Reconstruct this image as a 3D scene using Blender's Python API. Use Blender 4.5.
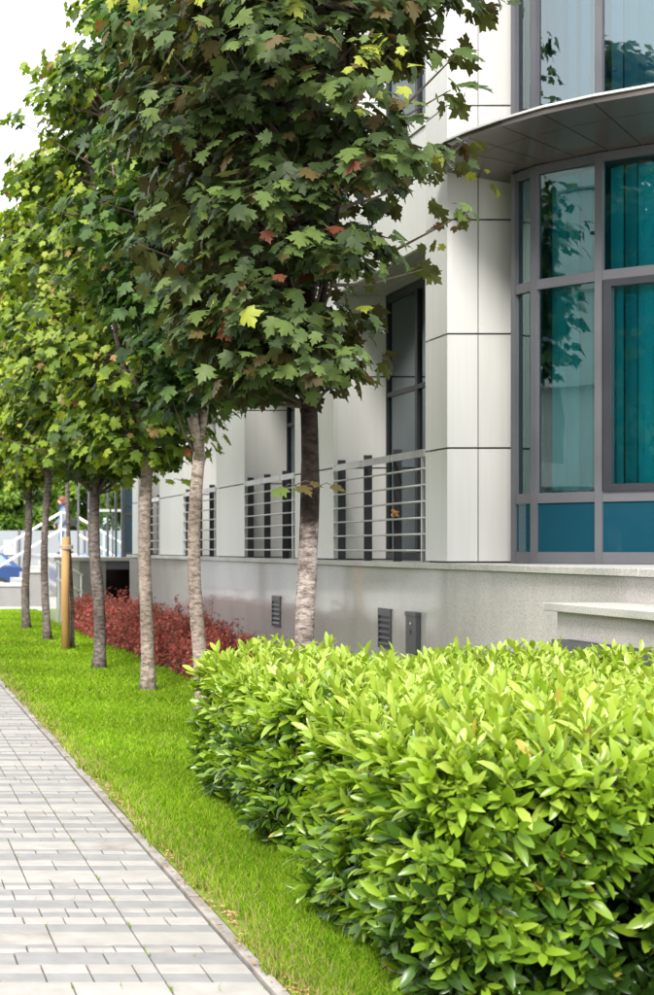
import bpy, math, random
import numpy as np
from mathutils import Matrix, Vector

for o in list(bpy.data.objects):
    bpy.data.objects.remove(o)
scene = bpy.context.scene
col = scene.collection
R = math.radians

# ------------------------------------------------------------------ camera
F = 1500.0                     # focal length in photo pixels
EYE = 1.6
cam_d = bpy.data.cameras.new('camera')
cam = bpy.data.objects.new('camera', cam_d)
col.objects.link(cam)
cam_d.sensor_fit = 'VERTICAL'
cam_d.sensor_height = 24.0
cam_d.lens = 24.0 * F / 995.0
cam_d.shift_x = (327 + 120) / 995.0
cam_d.shift_y = (548 - 497.5) / 995.0
cam_d.clip_start = 0.05
cam_d.clip_end = 2000
cam.location = (0, 0, EYE)
cam.rotation_euler = (R(90), 0, 0)
cam_d.dof.use_dof = True
cam_d.dof.focus_distance = 8.6
cam_d.dof.aperture_fstop = 3.2
scene.camera = cam

# ------------------------------------------------------------------ sky, sun, exposure
SUN_DIR = Vector((-0.42, -0.80, 0.84)).normalized()
world = bpy.data.worlds.new('World')
scene.world = world
world.use_nodes = True
wn = world.node_tree
wn.nodes.clear()
sky = wn.nodes.new('ShaderNodeTexSky')
sky.sky_type = 'NISHITA'
sky.sun_disc = False
sky.sun_elevation = math.asin(SUN_DIR.z)
sky.sun_rotation = math.atan2(SUN_DIR.x, SUN_DIR.y) % (2 * math.pi)
sky.air_density = 1.2
sky.dust_density = 3.0
wtc = wn.nodes.new('ShaderNodeTexCoord')
wno = wn.nodes.new('ShaderNodeTexNoise')
wno.inputs['Scale'].default_value = 2.2
wno.inputs['Detail'].default_value = 5
wr = wn.nodes.new('ShaderNodeMapRange')
wr.inputs['From Min'].default_value = 0.3
wr.inputs['From Max'].default_value = 0.7
wr.inputs['To Min'].default_value = 0.84
wr.inputs['To Max'].default_value = 1.0
wmix = wn.nodes.new('ShaderNodeMix')
wmix.data_type = 'RGBA'
wmix.inputs['B'].default_value = (10.5, 10.65, 10.8, 1)
wbg = wn.nodes.new('ShaderNodeBackground')
wbg.inputs['Strength'].default_value = 0.1
wout = wn.nodes.new('ShaderNodeOutputWorld')
wn.links.new(wtc.outputs['Generated'], wno.inputs['Vector'])
wn.links.new(wno.outputs['Fac'], wr.inputs['Value'])
wn.links.new(wr.outputs['Result'], wmix.inputs['Factor'])
wn.links.new(sky.outputs['Color'], wmix.inputs['A'])
wn.links.new(wmix.outputs['Result'], wbg.inputs['Color'])
wn.links.new(wbg.outputs['Background'], wout.inputs['Surface'])

sun_d = bpy.data.lights.new('sun', 'SUN')
sun_d.energy = 2.4
sun_d.angle = R(18)
sun_d.color = (1.0, 0.96, 0.9)
sun = bpy.data.objects.new('sun', sun_d)
col.objects.link(sun)
sun.rotation_euler = SUN_DIR.to_track_quat('Z', 'Y').to_euler()

scene.view_settings.view_transform = 'Standard'
scene.view_settings.look = 'None'
scene.view_settings.gamma = 1
scene.view_settings.exposure = 1.18
scene.view_settings.use_curve_mapping = False
scene.render.engine = 'CYCLES'
scene.cycles.use_denoising = True
scene.cycles.max_bounces = 7
scene.cycles.diffuse_bounces = 3
scene.cycles.transparent_max_bounces = 10
scene.cycles.sample_clamp_indirect = 6

rng = np.random.default_rng(11)
random.seed(11)


# ------------------------------------------------------------------ helpers
class MB:
    """collects polygons for one mesh"""
    def __init__(s):
        s.v, s.f = [], []

    def poly(s, pts):
        n = len(s.v)
        s.v += [tuple(p) for p in pts]
        s.f.append(tuple(range(n, n + len(pts))))
        return s

    def box(s, x0, x1, y0, y1, z0, z1):
        n = len(s.v)
        s.v += [(x0, y0, z0), (x1, y0, z0), (x1, y1, z0), (x0, y1, z0),
                (x0, y0, z1), (x1, y0, z1), (x1, y1, z1), (x0, y1, z1)]
        for q in ((0, 3, 2, 1), (4, 5, 6, 7), (0, 1, 5, 4), (1, 2, 6, 5), (2, 3, 7, 6), (3, 0, 4, 7)):
            s.f.append(tuple(n + i for i in q))
        return s

    def prism(s, pts, z0, z1):
        """vertical prism over a counter-clockwise plan outline"""
        n, k = len(s.v), len(pts)
        s.v += [(p[0], p[1], z0) for p in pts] + [(p[0], p[1], z1) for p in pts]
        s.f.append(tuple(n + i for i in reversed(range(k))))
        s.f.append(tuple(n + k + i for i in range(k)))
        for i in range(k):
            j = (i + 1) % k
            s.f.append((n + i, n + j, n + k + j, n + k + i))
        return s

    def beam(s, a, b, w, h, up=(0, 0, 1)):
        """rectangular bar from a to b"""
        a, b, up = Vector(a), Vector(b), Vector(up)
        d = (b - a).normalized()
        x = d.cross(up)
        if x.length < 1e-4:
            x = d.cross(Vector((0, 1, 0)))
        x.normalize()
        u = x.cross(d)
        n = len(s.v)
        for p in (a, b):
            for i, j in ((-1, -1), (1, -1), (1, 1), (-1, 1)):
                s.v.append(tuple(p + x * (i * w / 2) + u * (j * h / 2)))
        for q in ((0, 3, 2, 1), (4, 5, 6, 7), (0, 1, 5, 4), (1, 2, 6, 5), (2, 3, 7, 6), (3, 0, 4, 7)):
            s.f.append(tuple(n + i for i in q))
        return s

    def tube(s, pts, rad, k=10, cap=True, jit=0.0):
        pts = [Vector(p) for p in pts]
        n0 = len(s.v)
        m = len(pts)
        for i, p in enumerate(pts):
            d = (pts[min(i + 1, m - 1)] - pts[max(i - 1, 0)]).normalized()
            x = d.cross(Vector((0.31, 0.95, 0.07)))
            if x.length < 1e-3:
                x = d.cross(Vector((1, 0, 0)))
            x.normalize()
            y = d.cross(x)
            r = rad[i] if hasattr(rad, '__len__') else rad
            for j in range(k):
                t = 2 * math.pi * j / k
                rr = r * (1 + jit * (random.random() - .5))
                s.v.append(tuple(p + x * (rr * math.cos(t)) + y * (rr * math.sin(t))))
        for i in range(m - 1):
            for j in range(k):
                a = n0 + i * k + j
                b = n0 + i * k + (j + 1) % k
                s.f.append((a, b, b + k, a + k))
        if cap:
            s.f.append(tuple(n0 + j for j in reversed(range(k))))
            s.f.append(tuple(n0 + (m - 1) * k + j for j in range(k)))
        return s

    def ball(s, c, r, k=12, m=8, axes=None):
        """ellipsoid; r = (rx, ry, rz); axes = optional 3x3 Matrix"""
        n0 = len(s.v)
        for i in range(m + 1):
            ph = math.pi * i / m
            for j in range(k):
                t = 2 * math.pi * j / k
                p = Vector((r[0] * math.sin(ph) * math.cos(t), r[1] * math.sin(ph) * math.sin(t), r[2] * math.cos(ph)))
                if axes:
                    p = axes @ p
                s.v.append(tuple(Vector(c) + p))
        for i in range(m):
            for j in range(k):
                a = n0 + i * k + j
                b = n0 + i * k + (j + 1) % k
                s.f.append((a, a + k, b + k, b))
        return s

    def mesh(s, name, mat, smooth=False):
        me = bpy.data.meshes.new(name)
        me.from_pydata(s.v, [], s.f)
        if smooth:
            me.polygons.foreach_set('use_smooth', [True] * len(me.polygons))
        me.materials.append(mat)
        me.update()
        return me

    def build(s, name, mat, parent=None, smooth=False, bevel=0.0):
        o = link(name, s.mesh(name, mat, smooth), parent)
        if bevel:
            b = o.modifiers.new('bevel', 'BEVEL')
            b.width = bevel
            b.segments = 2
            b.limit_method = 'ANGLE'
        return o


BASE = {}


def link(name, data, parent=None, mw=None):
    o = bpy.data.objects.new(name, data)
    col.objects.link(o)
    if mw is not None:
        o.matrix_basis = mw
    if parent is not None:
        o.parent = parent
        b = BASE.get(parent.name)
        if b is not None:
            o.matrix_parent_inverse = Matrix.Translation((-b[0], -b[1], -b[2]))
    return o


def thing(name, loc, label, cat, group=None):
    o = link(name, None)
    o.empty_display_size = 0.2
    o.location = loc
    BASE[o.name] = loc
    tag(o, label, cat, group)
    return o


def tag(o, label=None, cat=None, group=None, kind=None):
    if label:
        o['label'] = label
    if cat:
        o['category'] = cat
    if group:
        o['group'] = group
    if kind:
        o['kind'] = kind
    return o


# ------------------------------------------------------------------ materials
def ramp(nt, stops):
    r = nt.nodes.new('ShaderNodeValToRGB')
    e = r.color_ramp.elements
    while len(e) < len(stops):
        e.new(0.5)
    for i, (p, c) in enumerate(stops):
        e[i].position = p
        e[i].color = (c[0], c[1], c[2], 1)
    return r


def new_mat(name):
    m = bpy.data.materials.new(name)
    m.use_nodes = True
    nt = m.node_tree
    p = nt.nodes['Principled BSDF']
    return m, nt, p


def noise(nt, scale, detail=4, stretch=None, rough=0.55):
    g = nt.nodes.new('ShaderNodeNewGeometry')
    n = nt.nodes.new('ShaderNodeTexNoise')
    n.inputs['Scale'].default_value = scale
    n.inputs['Detail'].default_value = detail
    n.inputs['Roughness'].default_value = rough
    if stretch:
        mp = nt.nodes.new('ShaderNodeMapping')
        mp.inputs['Scale'].default_value = stretch
        nt.links.new(g.outputs['Position'], mp.inputs['Vector'])
        nt.links.new(mp.outputs['Vector'], n.inputs['Vector'])
    else:
        nt.links.new(g.outputs['Position'], n.inputs['Vector'])
    return n


def surf(name, c0, c1=None, rough=0.6, scale=3.0, stretch=None, metal=0.0, bump=0.0, bscale=60, bdist=0.01,
         spec=0.5, per_obj=0.0, detail=5, lo=0.35, hi=0.65):
    """two-tone noisy surface with optional bump and per-object tone"""
    m, nt, p = new_mat(name)
    p.inputs['Roughness'].default_value = rough
    p.inputs['Metallic'].default_value = metal
    p.inputs['Specular IOR Level'].default_value = spec
    c1 = c1 or c0
    n = noise(nt, scale, detail, stretch)
    r = ramp(nt, [(lo, c0), (hi, c1)])
    nt.links.new(n.outputs['Fac'], r.inputs['Fac'])
    out = r.outputs['Color']
    if per_obj:
        oi = nt.nodes.new('ShaderNodeObjectInfo')
        mr = nt.nodes.new('ShaderNodeMapRange')
        mr.inputs['To Min'].default_value = 1 - per_obj
        mr.inputs['To Max'].default_value = 1 + per_obj
        hs = nt.nodes.new('ShaderNodeHueSaturation')
        nt.links.new(oi.outputs['Random'], mr.inputs['Value'])
        nt.links.new(mr.outputs['Result'], hs.inputs['Value'])
        nt.links.new(out, hs.inputs['Color'])
        out = hs.outputs['Color']
    nt.links.new(out, p.inputs['Base Color'])
    if bump:
        b = nt.nodes.new('ShaderNodeBump')
        b.inputs['Strength'].default_value = bump
        b.inputs['Distance'].default_value = bdist
        n2 = noise(nt, bscale, 4, stretch)
        nt.links.new(n2.outputs['Fac'], b.inputs['Height'])
        nt.links.new(b.outputs['Normal'], p.inputs['Normal'])
    return m


def granite(name, a, b, dark, rough, scale=140, stain=0.25):
    """speckled stone with large soft stains"""
    m, nt, p = new_mat(name)
    p.inputs['Roughness'].default_value = rough
    n = noise(nt, scale, 2)
    r = ramp(nt, [(0.36, dark), (0.46, a), (0.58, b)])
    nt.links.new(n.outputs['Fac'], r.inputs['Fac'])
    n2 = noise(nt, 1.4, 5, (1, 1, 0.35))
    r2 = ramp(nt, [(0.3, (1 - stain, 1 - stain, 1 - stain * 0.95)), (0.65, (1, 1, 1))])
    nt.links.new(n2.outputs['Fac'], r2.inputs['Fac'])
    mx = nt.nodes.new('ShaderNodeMix')
    mx.data_type = 'RGBA'
    mx.blend_type = 'MULTIPLY'
    mx.inputs['Factor'].default_value = 1
    nt.links.new(r.outputs['Color'], mx.inputs['A'])
    nt.links.new(r2.outputs['Color'], mx.inputs['B'])
    nt.links.new(mx.outputs['Result'], p.inputs['Base Color'])
    return m


def leaf_mat(name, transl=0.35, rough=0.42, spec=0.45, back=None):
    m, nt, p = new_mat(name)
    at = nt.nodes.new('ShaderNodeAttribute')
    at.attribute_name = 'Col'
    colr = at.outputs['Color']
    if back:                       # other side of the leaf
        g = nt.nodes.new('ShaderNodeNewGeometry')
        mx0 = nt.nodes.new('ShaderNodeMix')
        mx0.data_type = 'RGBA'
        mx0.inputs['B'].default_value = (*back, 1)
        mu = nt.nodes.new('ShaderNodeMath')
        mu.operation = 'MULTIPLY'
        mu.inputs[1].default_value = 0.3
        nt.links.new(g.outputs['Backfacing'], mu.inputs[0])
        nt.links.new(mu.outputs[0], mx0.inputs['Factor'])
        nt.links.new(colr, mx0.inputs['A'])
        colr = mx0.outputs['Result']
    p.inputs['Roughness'].default_value = rough
    p.inputs['Specular IOR Level'].default_value = spec
    nt.links.new(colr, p.inputs['Base Color'])
    tr = nt.nodes.new('ShaderNodeBsdfTranslucent')
    hs = nt.nodes.new('ShaderNodeHueSaturation')
    hs.inputs['Saturation'].default_value = 1.1
    hs.inputs['Value'].default_value = 1.25
    nt.links.new(colr, hs.inputs['Color'])
    nt.links.new(hs.outputs['Color'], tr.inputs['Color'])
    ms = nt.nodes.new('ShaderNodeMixShader')
    ms.inputs['Fac'].default_value = transl
    nt.links.new(p.outputs['BSDF'], ms.inputs[1])
    nt.links.new(tr.outputs['BSDF'], ms.inputs[2])
    nt.links.new(ms.outputs['Shader'], nt.nodes['Material Output'].inputs['Surface'])
    return m


def glass_mat(name, tint, ior=1.9, rough=0.004, refl=(1, 1, 1), wave=0.0):
    m = bpy.data.materials.new(name)
    m.use_nodes = True
    nt = m.node_tree
    nt.nodes.clear()
    out = nt.nodes.new('ShaderNodeOutputMaterial')
    tr = nt.nodes.new('ShaderNodeBsdfTransparent')
    tr.inputs['Color'].default_value = (*tint, 1)
    gl = nt.nodes.new('ShaderNodeBsdfGlossy')
    gl.inputs['Roughness'].default_value = rough
    gl.inputs['Color'].default_value = (*refl, 1)
    fr = nt.nodes.new('ShaderNodeFresnel')
    fr.inputs['IOR'].default_value = ior
    ms = nt.nodes.new('ShaderNodeMixShader')
    if wave:
        b = nt.nodes.new('ShaderNodeBump')
        b.inputs['Strength'].default_value = wave
        b.inputs['Distance'].default_value = 0.02
        n = noise(nt, 1.6, 1)
        nt.links.new(n.outputs['Fac'], b.inputs['Height'])
        nt.links.new(b.outputs['Normal'], gl.inputs['Normal'])
    nt.links.new(fr.outputs['Fac'], ms.inputs['Fac'])
    nt.links.new(tr.outputs['BSDF'], ms.inputs[1])
    nt.links.new(gl.outputs['BSDF'], ms.inputs[2])
    nt.links.new(ms.outputs['Shader'], out.inputs['Surface'])
    return m


def bark_mat(name, c0, c1, c2, dark_z=None):
    m, nt, p = new_mat(name)
    p.inputs['Roughness'].default_value = 0.85
    p.inputs['Specular IOR Level'].default_value = 0.2
    n = noise(nt, 13, 7, (1, 1, 2.4), 0.75)
    r = ramp(nt, [(0.40, c0), (0.5, c1), (0.60, c2)])
    nt.links.new(n.outputs['Fac'], r.inputs['Fac'])
    n3 = noise(nt, 2.2, 3)
    r3 = ramp(nt, [(0.35, (0.62, 0.6, 0.58)), (0.6, (1, 1, 1))])
    nt.links.new(n3.outputs['Fac'], r3.inputs['Fac'])
    mx = nt.nodes.new('ShaderNodeMix')
    mx.data_type = 'RGBA'
    mx.blend_type = 'MULTIPLY'
    mx.inputs['Factor'].default_value = 1
    nt.links.new(r.outputs['Color'], mx.inputs['A'])
    nt.links.new(r3.outputs['Color'], mx.inputs['B'])
    last = mx.outputs['Result']
    if dark_z:                      # darkens the trunk above a set height, edge broken by noise
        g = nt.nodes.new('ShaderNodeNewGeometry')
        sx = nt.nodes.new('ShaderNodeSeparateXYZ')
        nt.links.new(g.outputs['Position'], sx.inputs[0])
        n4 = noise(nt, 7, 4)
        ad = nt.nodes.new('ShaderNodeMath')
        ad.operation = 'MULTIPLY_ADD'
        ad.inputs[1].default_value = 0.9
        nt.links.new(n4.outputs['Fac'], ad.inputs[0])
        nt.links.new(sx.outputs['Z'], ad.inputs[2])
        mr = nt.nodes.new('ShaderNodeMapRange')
        mr.inputs['From Min'].default_value = dark_z + .35
        mr.inputs['From Max'].default_value = dark_z + .6
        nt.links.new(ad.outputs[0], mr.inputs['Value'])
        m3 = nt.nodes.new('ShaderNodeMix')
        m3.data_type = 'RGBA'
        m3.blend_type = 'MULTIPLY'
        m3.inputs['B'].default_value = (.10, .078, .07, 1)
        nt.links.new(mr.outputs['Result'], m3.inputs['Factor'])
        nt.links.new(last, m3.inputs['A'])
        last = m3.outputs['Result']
    nt.links.new(last, p.inputs['Base Color'])
    n2 = noise(nt, 34, 5, (1, 1, 3))
    b = nt.nodes.new('ShaderNodeBump')
    b.inputs['Strength'].default_value = 0.8
    b.inputs['Distance'].default_value = 0.012
    nt.links.new(n2.outputs['Fac'], b.inputs['Height'])
    nt.links.new(b.outputs['Normal'], p.inputs['Normal'])
    return m


M = {}
M['panel'] = surf('white_cladding', (0.60, 0.597, 0.58), (0.66, 0.656, 0.638), 0.38, 0.9, (1, 1, 0.25), per_obj=0.035)
def streaked(m):
    nt = m.node_tree
    p = nt.nodes['Principled BSDF']
    src = p.inputs['Base Color'].links[0].from_socket
    n = noise(nt, 1.0, 5, (11, 11, .45), .65)
    r = ramp(nt, [(.36, (.90, .89, .865)), (.56, (1, 1, 1))])
    nt.links.new(n.outputs['Fac'], r.inputs['Fac'])
    mx = nt.nodes.new('ShaderNodeMix')
    mx.data_type = 'RGBA'
    mx.blend_type = 'MULTIPLY'
    mx.inputs['Factor'].default_value = .38
    nt.links.new(src, mx.inputs['A'])
    nt.links.new(r.outputs['Color'], mx.inputs['B'])
    nt.links.new(mx.outputs['Result'], p.inputs['Base Color'])


streaked(M['panel'])
M['backing'] = surf('joint_backing', (0.05, 0.05, 0.045), (0.08, 0.075, 0.065), 0.8)
M['granite'] = granite('polished_granite', (0.56, 0.535, 0.525), (0.61, 0.585, 0.575), (0.47, 0.445, 0.435), 0.07, 110, .15)
M['granite_dull'] = granite('dull_granite', (0.54, 0.505, 0.485), (0.60, 0.565, 0.545), (0.38, 0.35, 0.335), 0.16, 85, 0.3)
M['granite_grey'] = granite('grey_granite', (0.25, 0.245, 0.24), (0.33, 0.325, 0.315), (0.12, 0.115, 0.11), 0.4, 60, 0.2)
M['stone'] = granite('sill_stone', (0.5, 0.485, 0.45), (0.6, 0.585, 0.55), (0.3, 0.28, 0.26), 0.45, 120, 0.3)
M['frame'] = surf('grey_frame_paint', (0.085, 0.086, 0.098), (0.105, 0.106, 0.118), 0.4, 2.0)
M['darkframe'] = surf('dark_frame_paint', (0.018, 0.02, 0.026), (0.025, 0.028, 0.034), 0.4)
M['fin'] = surf('anthracite_steel', (0.035, 0.038, 0.046), (0.05, 0.054, 0.064), 0.45)
M['steel'] = surf('brushed_steel', (0.48, 0.47, 0.46), (0.58, 0.57, 0.56), 0.36, 8, metal=0.75)
M['canopy'] = surf('canopy_metal', (0.15, 0.13, 0.122), (0.19, 0.168, 0.158), 0.26, 1.2, metal=0.6, per_obj=0.06)
M['flash'] = surf('flashing', (0.62, 0.62, 0.61), (0.7, 0.7, 0.69), 0.4, metal=0.3)
M['glass'] = glass_mat('teal_window_glass', (0.16, 0.91, 1.0), 2.4, wave=0.07, refl=(.72, .95, .95))
M['glass_up'] = glass_mat('blue_window_glass', (0.34, 0.80, 0.95), 2.6, wave=0.07, refl=(.8, .95, 1))
M['glass_dark'] = glass_mat('smoked_glass', (0.30, 0.38, 0.44), 2.7, refl=(.8, .92, 1))
M['glass_clear'] = glass_mat('clear_glass', (0.75, 0.86, 0.84), 1.5)
M['spandrel'] = surf('blue_spandrel_glass', (0.006, 0.045, 0.07), (0.008, 0.052, 0.08), 0.02, 1.0, spec=1.0)
M['blind'] = surf('blind_fabric', (0.74, 0.78, 0.82), (0.82, 0.85, 0.89), 0.8, 2, per_obj=0.32)
M['room'] = surf('room_wall', (0.3, 0.3, 0.29), (0.35, 0.35, 0.33), 0.9)
M['ceil'] = surf('soffit_panel', (0.30, 0.295, 0.28), (0.36, 0.355, 0.34), 0.35, per_obj=0.08)
M['paver_l'] = surf('light_paver', (0.295, 0.277, 0.256), (0.345, 0.328, 0.306), 0.85, 9, bump=0.25, bscale=160, bdist=0.004, per_obj=0.05)
M['paver_g'] = surf('grey_paver', (0.205, 0.2, 0.197), (0.245, 0.24, 0.236), 0.85, 9, bump=0.25, bscale=160, bdist=0.004, per_obj=0.05)
M['paver_s'] = surf('stained_paver', (0.235, 0.205, 0.18), (0.34, 0.325, 0.305), 0.85, 6, bump=0.25, bscale=160, bdist=0.004, per_obj=0.05)
M['joint'] = surf('joint_dirt', (0.075, 0.055, 0.04), (0.14, 0.11, 0.08), 0.95, 14, bump=0.5, bscale=120)
M['kerb'] = surf('kerb_concrete', (0.19, 0.16, 0.135), (0.35, 0.325, 0.30), 0.9, 6, bump=0.5, bscale=90, per_obj=0.08)
M['soil'] = surf('bare_soil', (0.035, 0.025, 0.018), (0.075, 0.052, 0.037), 0.95, 10, bump=0.8, bscale=50, bdist=0.02)
M['turf'] = surf('turf_soil', (0.13, 0.17, 0.018), (0.19, 0.26, 0.018), 0.95, 5, bump=0.6, bscale=60, bdist=0.02)
M['plaza'] = surf('plaza_paving', (0.36, 0.355, 0.345), (0.44, 0.435, 0.425), 0.85, 1.5)
M['asphalt'] = surf('asphalt', (0.045, 0.045, 0.047), (0.06, 0.06, 0.062), 0.9, 4)
M['bark1'] = bark_mat('dark_bark', (0.11, 0.085, 0.075), (0.27, 0.22, 0.20), (0.42, 0.365, 0.345), dark_z=1.72)
M['bark2'] = bark_mat('pale_bark', (0.16, 0.125, 0.10), (0.34, 0.275, 0.235), (0.46, 0.385, 0.34))
M['bark3'] = bark_mat('grey_bark', (0.07, 0.058, 0.052), (0.17, 0.14, 0.128), (0.27, 0.23, 0.21))
M['twig'] = surf('twig_bark', (0.06, 0.04, 0.033), (0.11, 0.08, 0.065), 0.85, 20)
M['stakewood'] = surf('stake_wood', (0.42, 0.235, 0.085), (0.55, 0.33, 0.13), 0.65, 5, (1, 1, 0.15))
M['rope'] = surf('rope', (0.42, 0.34, 0.24), (0.55, 0.46, 0.34), 0.9, 80)
M['maple'] = leaf_mat('maple_leaf', 0.32, 0.5, 0.3)
M['maple_red'] = leaf_mat('bronze_maple_leaf', 0.26, 0.5, 0.26, back=(0.125, 0.05, 0.028))
M['laurel'] = leaf_mat('laurel_leaf', 0.3, 0.30, 0.55)
M['red'] = leaf_mat('barberry_leaf', 0.25, 0.55, 0.3)
M['grass'] = leaf_mat('grass_blade', 0.4, 0.6, 0.1)
M['white_paint'] = surf('white_rail_paint', (0.78, 0.78, 0.77), (0.82, 0.82, 0.81), 0.35)
M['fence'] = surf('fence_panel', (0.25, 0.27, 0.285), (0.285, 0.305, 0.32), 0.6, 0.7, per_obj=0.04)
M['dark'] = surf('dark_interior', (0.03, 0.02, 0.018), (0.05, 0.035, 0.03), 0.9)
M['carpaint'] = surf('blue_car_paint', (0.024, 0.055, 0.165), (0.028, 0.062, 0.185), 0.2, spec=0.6)
M['carglass'] = surf('car_window', (0.18, 0.24, 0.28), (0.22, 0.28, 0.32), 0.05, spec=0.8)
M['tyre'] = surf('tyre_rubber', (0.02, 0.02, 0.02), (0.03, 0.03, 0.03), 0.8)
M['lamp'] = surf('lamp_lens', (0.5, 0.06, 0.04), (0.55, 0.08, 0.05), 0.2)
M['skin'] = surf('skin', (0.55, 0.33, 0.24), (0.6, 0.37, 0.27), 0.5)
M['hair'] = surf('auburn_hair', (0.16, 0.035, 0.02), (0.24, 0.06, 0.035), 0.5, 30)
M['coat'] = surf('grey_coat', (0.17, 0.19, 0.235), (0.21, 0.235, 0.28), 0.85, 12)
M['jeans'] = surf('denim', (0.04, 0.10, 0.24), (0.06, 0.14, 0.31), 0.85, 20)
M['black'] = surf('black_leather', (0.015, 0.014, 0.016), (0.025, 0.024, 0.026), 0.45)
M['sign'] = surf('sign_white', (0.72, 0.74, 0.76), (0.76, 0.78, 0.8), 0.5)
M['signblue'] = surf('sign_blue', (0.3, 0.42, 0.62), (0.34, 0.46, 0.66), 0.5)
M['signred'] = surf('sign_red', (0.6, 0.3, 0.3), (0.64, 0.34, 0.34), 0.5)
M['feather'] = surf('brown_feather', (0.28, 0.11, 0.03), (0.42, 0.20, 0.07), 0.8, 60)
M['feather2'] = surf('buff_feather', (0.5, 0.38, 0.26), (0.56, 0.44, 0.31), 0.8, 60)
M['concrete'] = surf('pale_concrete', (0.54, 0.54, 0.52), (0.62, 0.62, 0.6), 0.7, 0.6, per_obj=0.05)
M['litter'] = surf('dry_litter', (0.30, 0.15, 0.06), (0.5, 0.33, 0.16), 0.9, 40, per_obj=0.3)


# ------------------------------------------------------------------ leaf machinery (shapes in a unit frame: x width, y tip, z normal)
def maple_shape(fold, droop, full=True, seed=0):
    rs = np.random.default_rng(seed)
    if full:
        half = [(0.10, -0.07), (0.42, -0.01), (0.33, 0.14), (0.63, 0.40), (0.45, 0.45), (0.38, 0.60), (0.20, 0.47),
                (0.27, 0.74), (0.12, 0.78)]
    else:
        half = [(0.40, -0.02), (0.30, 0.16), (0.60, 0.44), (0.20, 0.48), (0.24, 0.76)]
    pts = [(0, 0)] + half + [(0, 1.0)] + [(-x, y) for x, y in reversed(half)]
    pts = np.array([(0, 0.32)] + pts, float)
    pts[1:] += rs.normal(0, 0.018, pts[1:].shape)
    x, y = pts[:, 0], pts[:, 1]
    z = fold * np.abs(x) - droop * (np.clip(y, 0, 2) ** 2) - 0.35 * droop * x ** 2 + rs.normal(0, 0.012, len(x))
    v = np.stack([x, y, z], 1)
    n = len(pts) - 1
    t = np.array([(0, 1 + i, 1 + (i + 1) % n) for i in range(n)])
    return v, t


def laurel_shape(fold, droop, w=0.19, seed=0):
    v = [(0, 0, 0)]
    for y, k in ((0.24, 0.72), (0.56, 1.0), (0.86, 0.62)):
        z = -droop * y * y
        v += [(-w * k, y, z + fold * w * k), (0, y, z), (w * k, y, z + fold * w * k)]
    v.append((0, 1.03, -droop * 1.08))
    t = [(0, 2, 1), (0, 3, 2)]
    for r in (0, 1):
        a = 1 + 3 * r
        for k in (0, 1):
            t += [(a + k, a + k + 1, a + k + 4), (a + k, a + k + 4, a + k + 3)]
    t += [(7, 8, 10), (8, 9, 10)]
    return np.array(v, float), np.array(t)


def card_shape(seed=0):
    """coarse leaf spray: three small leaflets, for far bushes and trees"""
    rs = np.random.default_rng(seed)
    v, t = [], []
    for a in (-0.9, 0.0, 0.85):
        c, s = math.cos(a), math.sin(a)
        k = len(v)
        for x, y in ((0, 0.05), (0.17, 0.5), (0, 1), (-0.17, 0.5)):
            v.append((x * c + y * s, -x * s + y * c, rs.normal(0, 0.07)))
        t += [(k, k + 1, k + 2), (k, k + 2, k + 3)]
    return np.array(v, float), np.array(t)


def fast_mesh(name, V, T, C, mat, smooth=False):
    """V (n,3), triangles T (m,3), colours C (n,3)"""
    me = bpy.data.meshes.new(name)
    n, m = len(V), len(T)
    me.vertices.add(n)
    me.vertices.foreach_set('co', np.ascontiguousarray(V, np.float32).ravel())
    me.loops.add(m * 3)
    me.loops.foreach_set('vertex_index', np.ascontiguousarray(T, np.int32).ravel())
    me.polygons.add(m)
    me.polygons.foreach_set('loop_start', np.arange(0, m * 3, 3, dtype=np.int32))
    if smooth:
        me.polygons.foreach_set('use_smooth', np.ones(m, bool))
    ca = me.color_attributes.new('Col', 'FLOAT_COLOR', 'POINT')
    c4 = np.ones((n, 4), np.float32)
    c4[:, :3] = C
    ca.data.foreach_set('color', c4.ravel())
    me.materials.append(mat)
    me.update()
    me.validate()
    return me


def unit(a):
    return a / np.maximum(np.linalg.norm(a, axis=-1, keepdims=True), 1e-9)


def frames(N, T):
    N = unit(N)
    T = unit(T - (T * N).sum(1, keepdims=True) * N)
    X = np.cross(T, N)
    return np.stack([X, T, N], 2)          # columns


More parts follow.
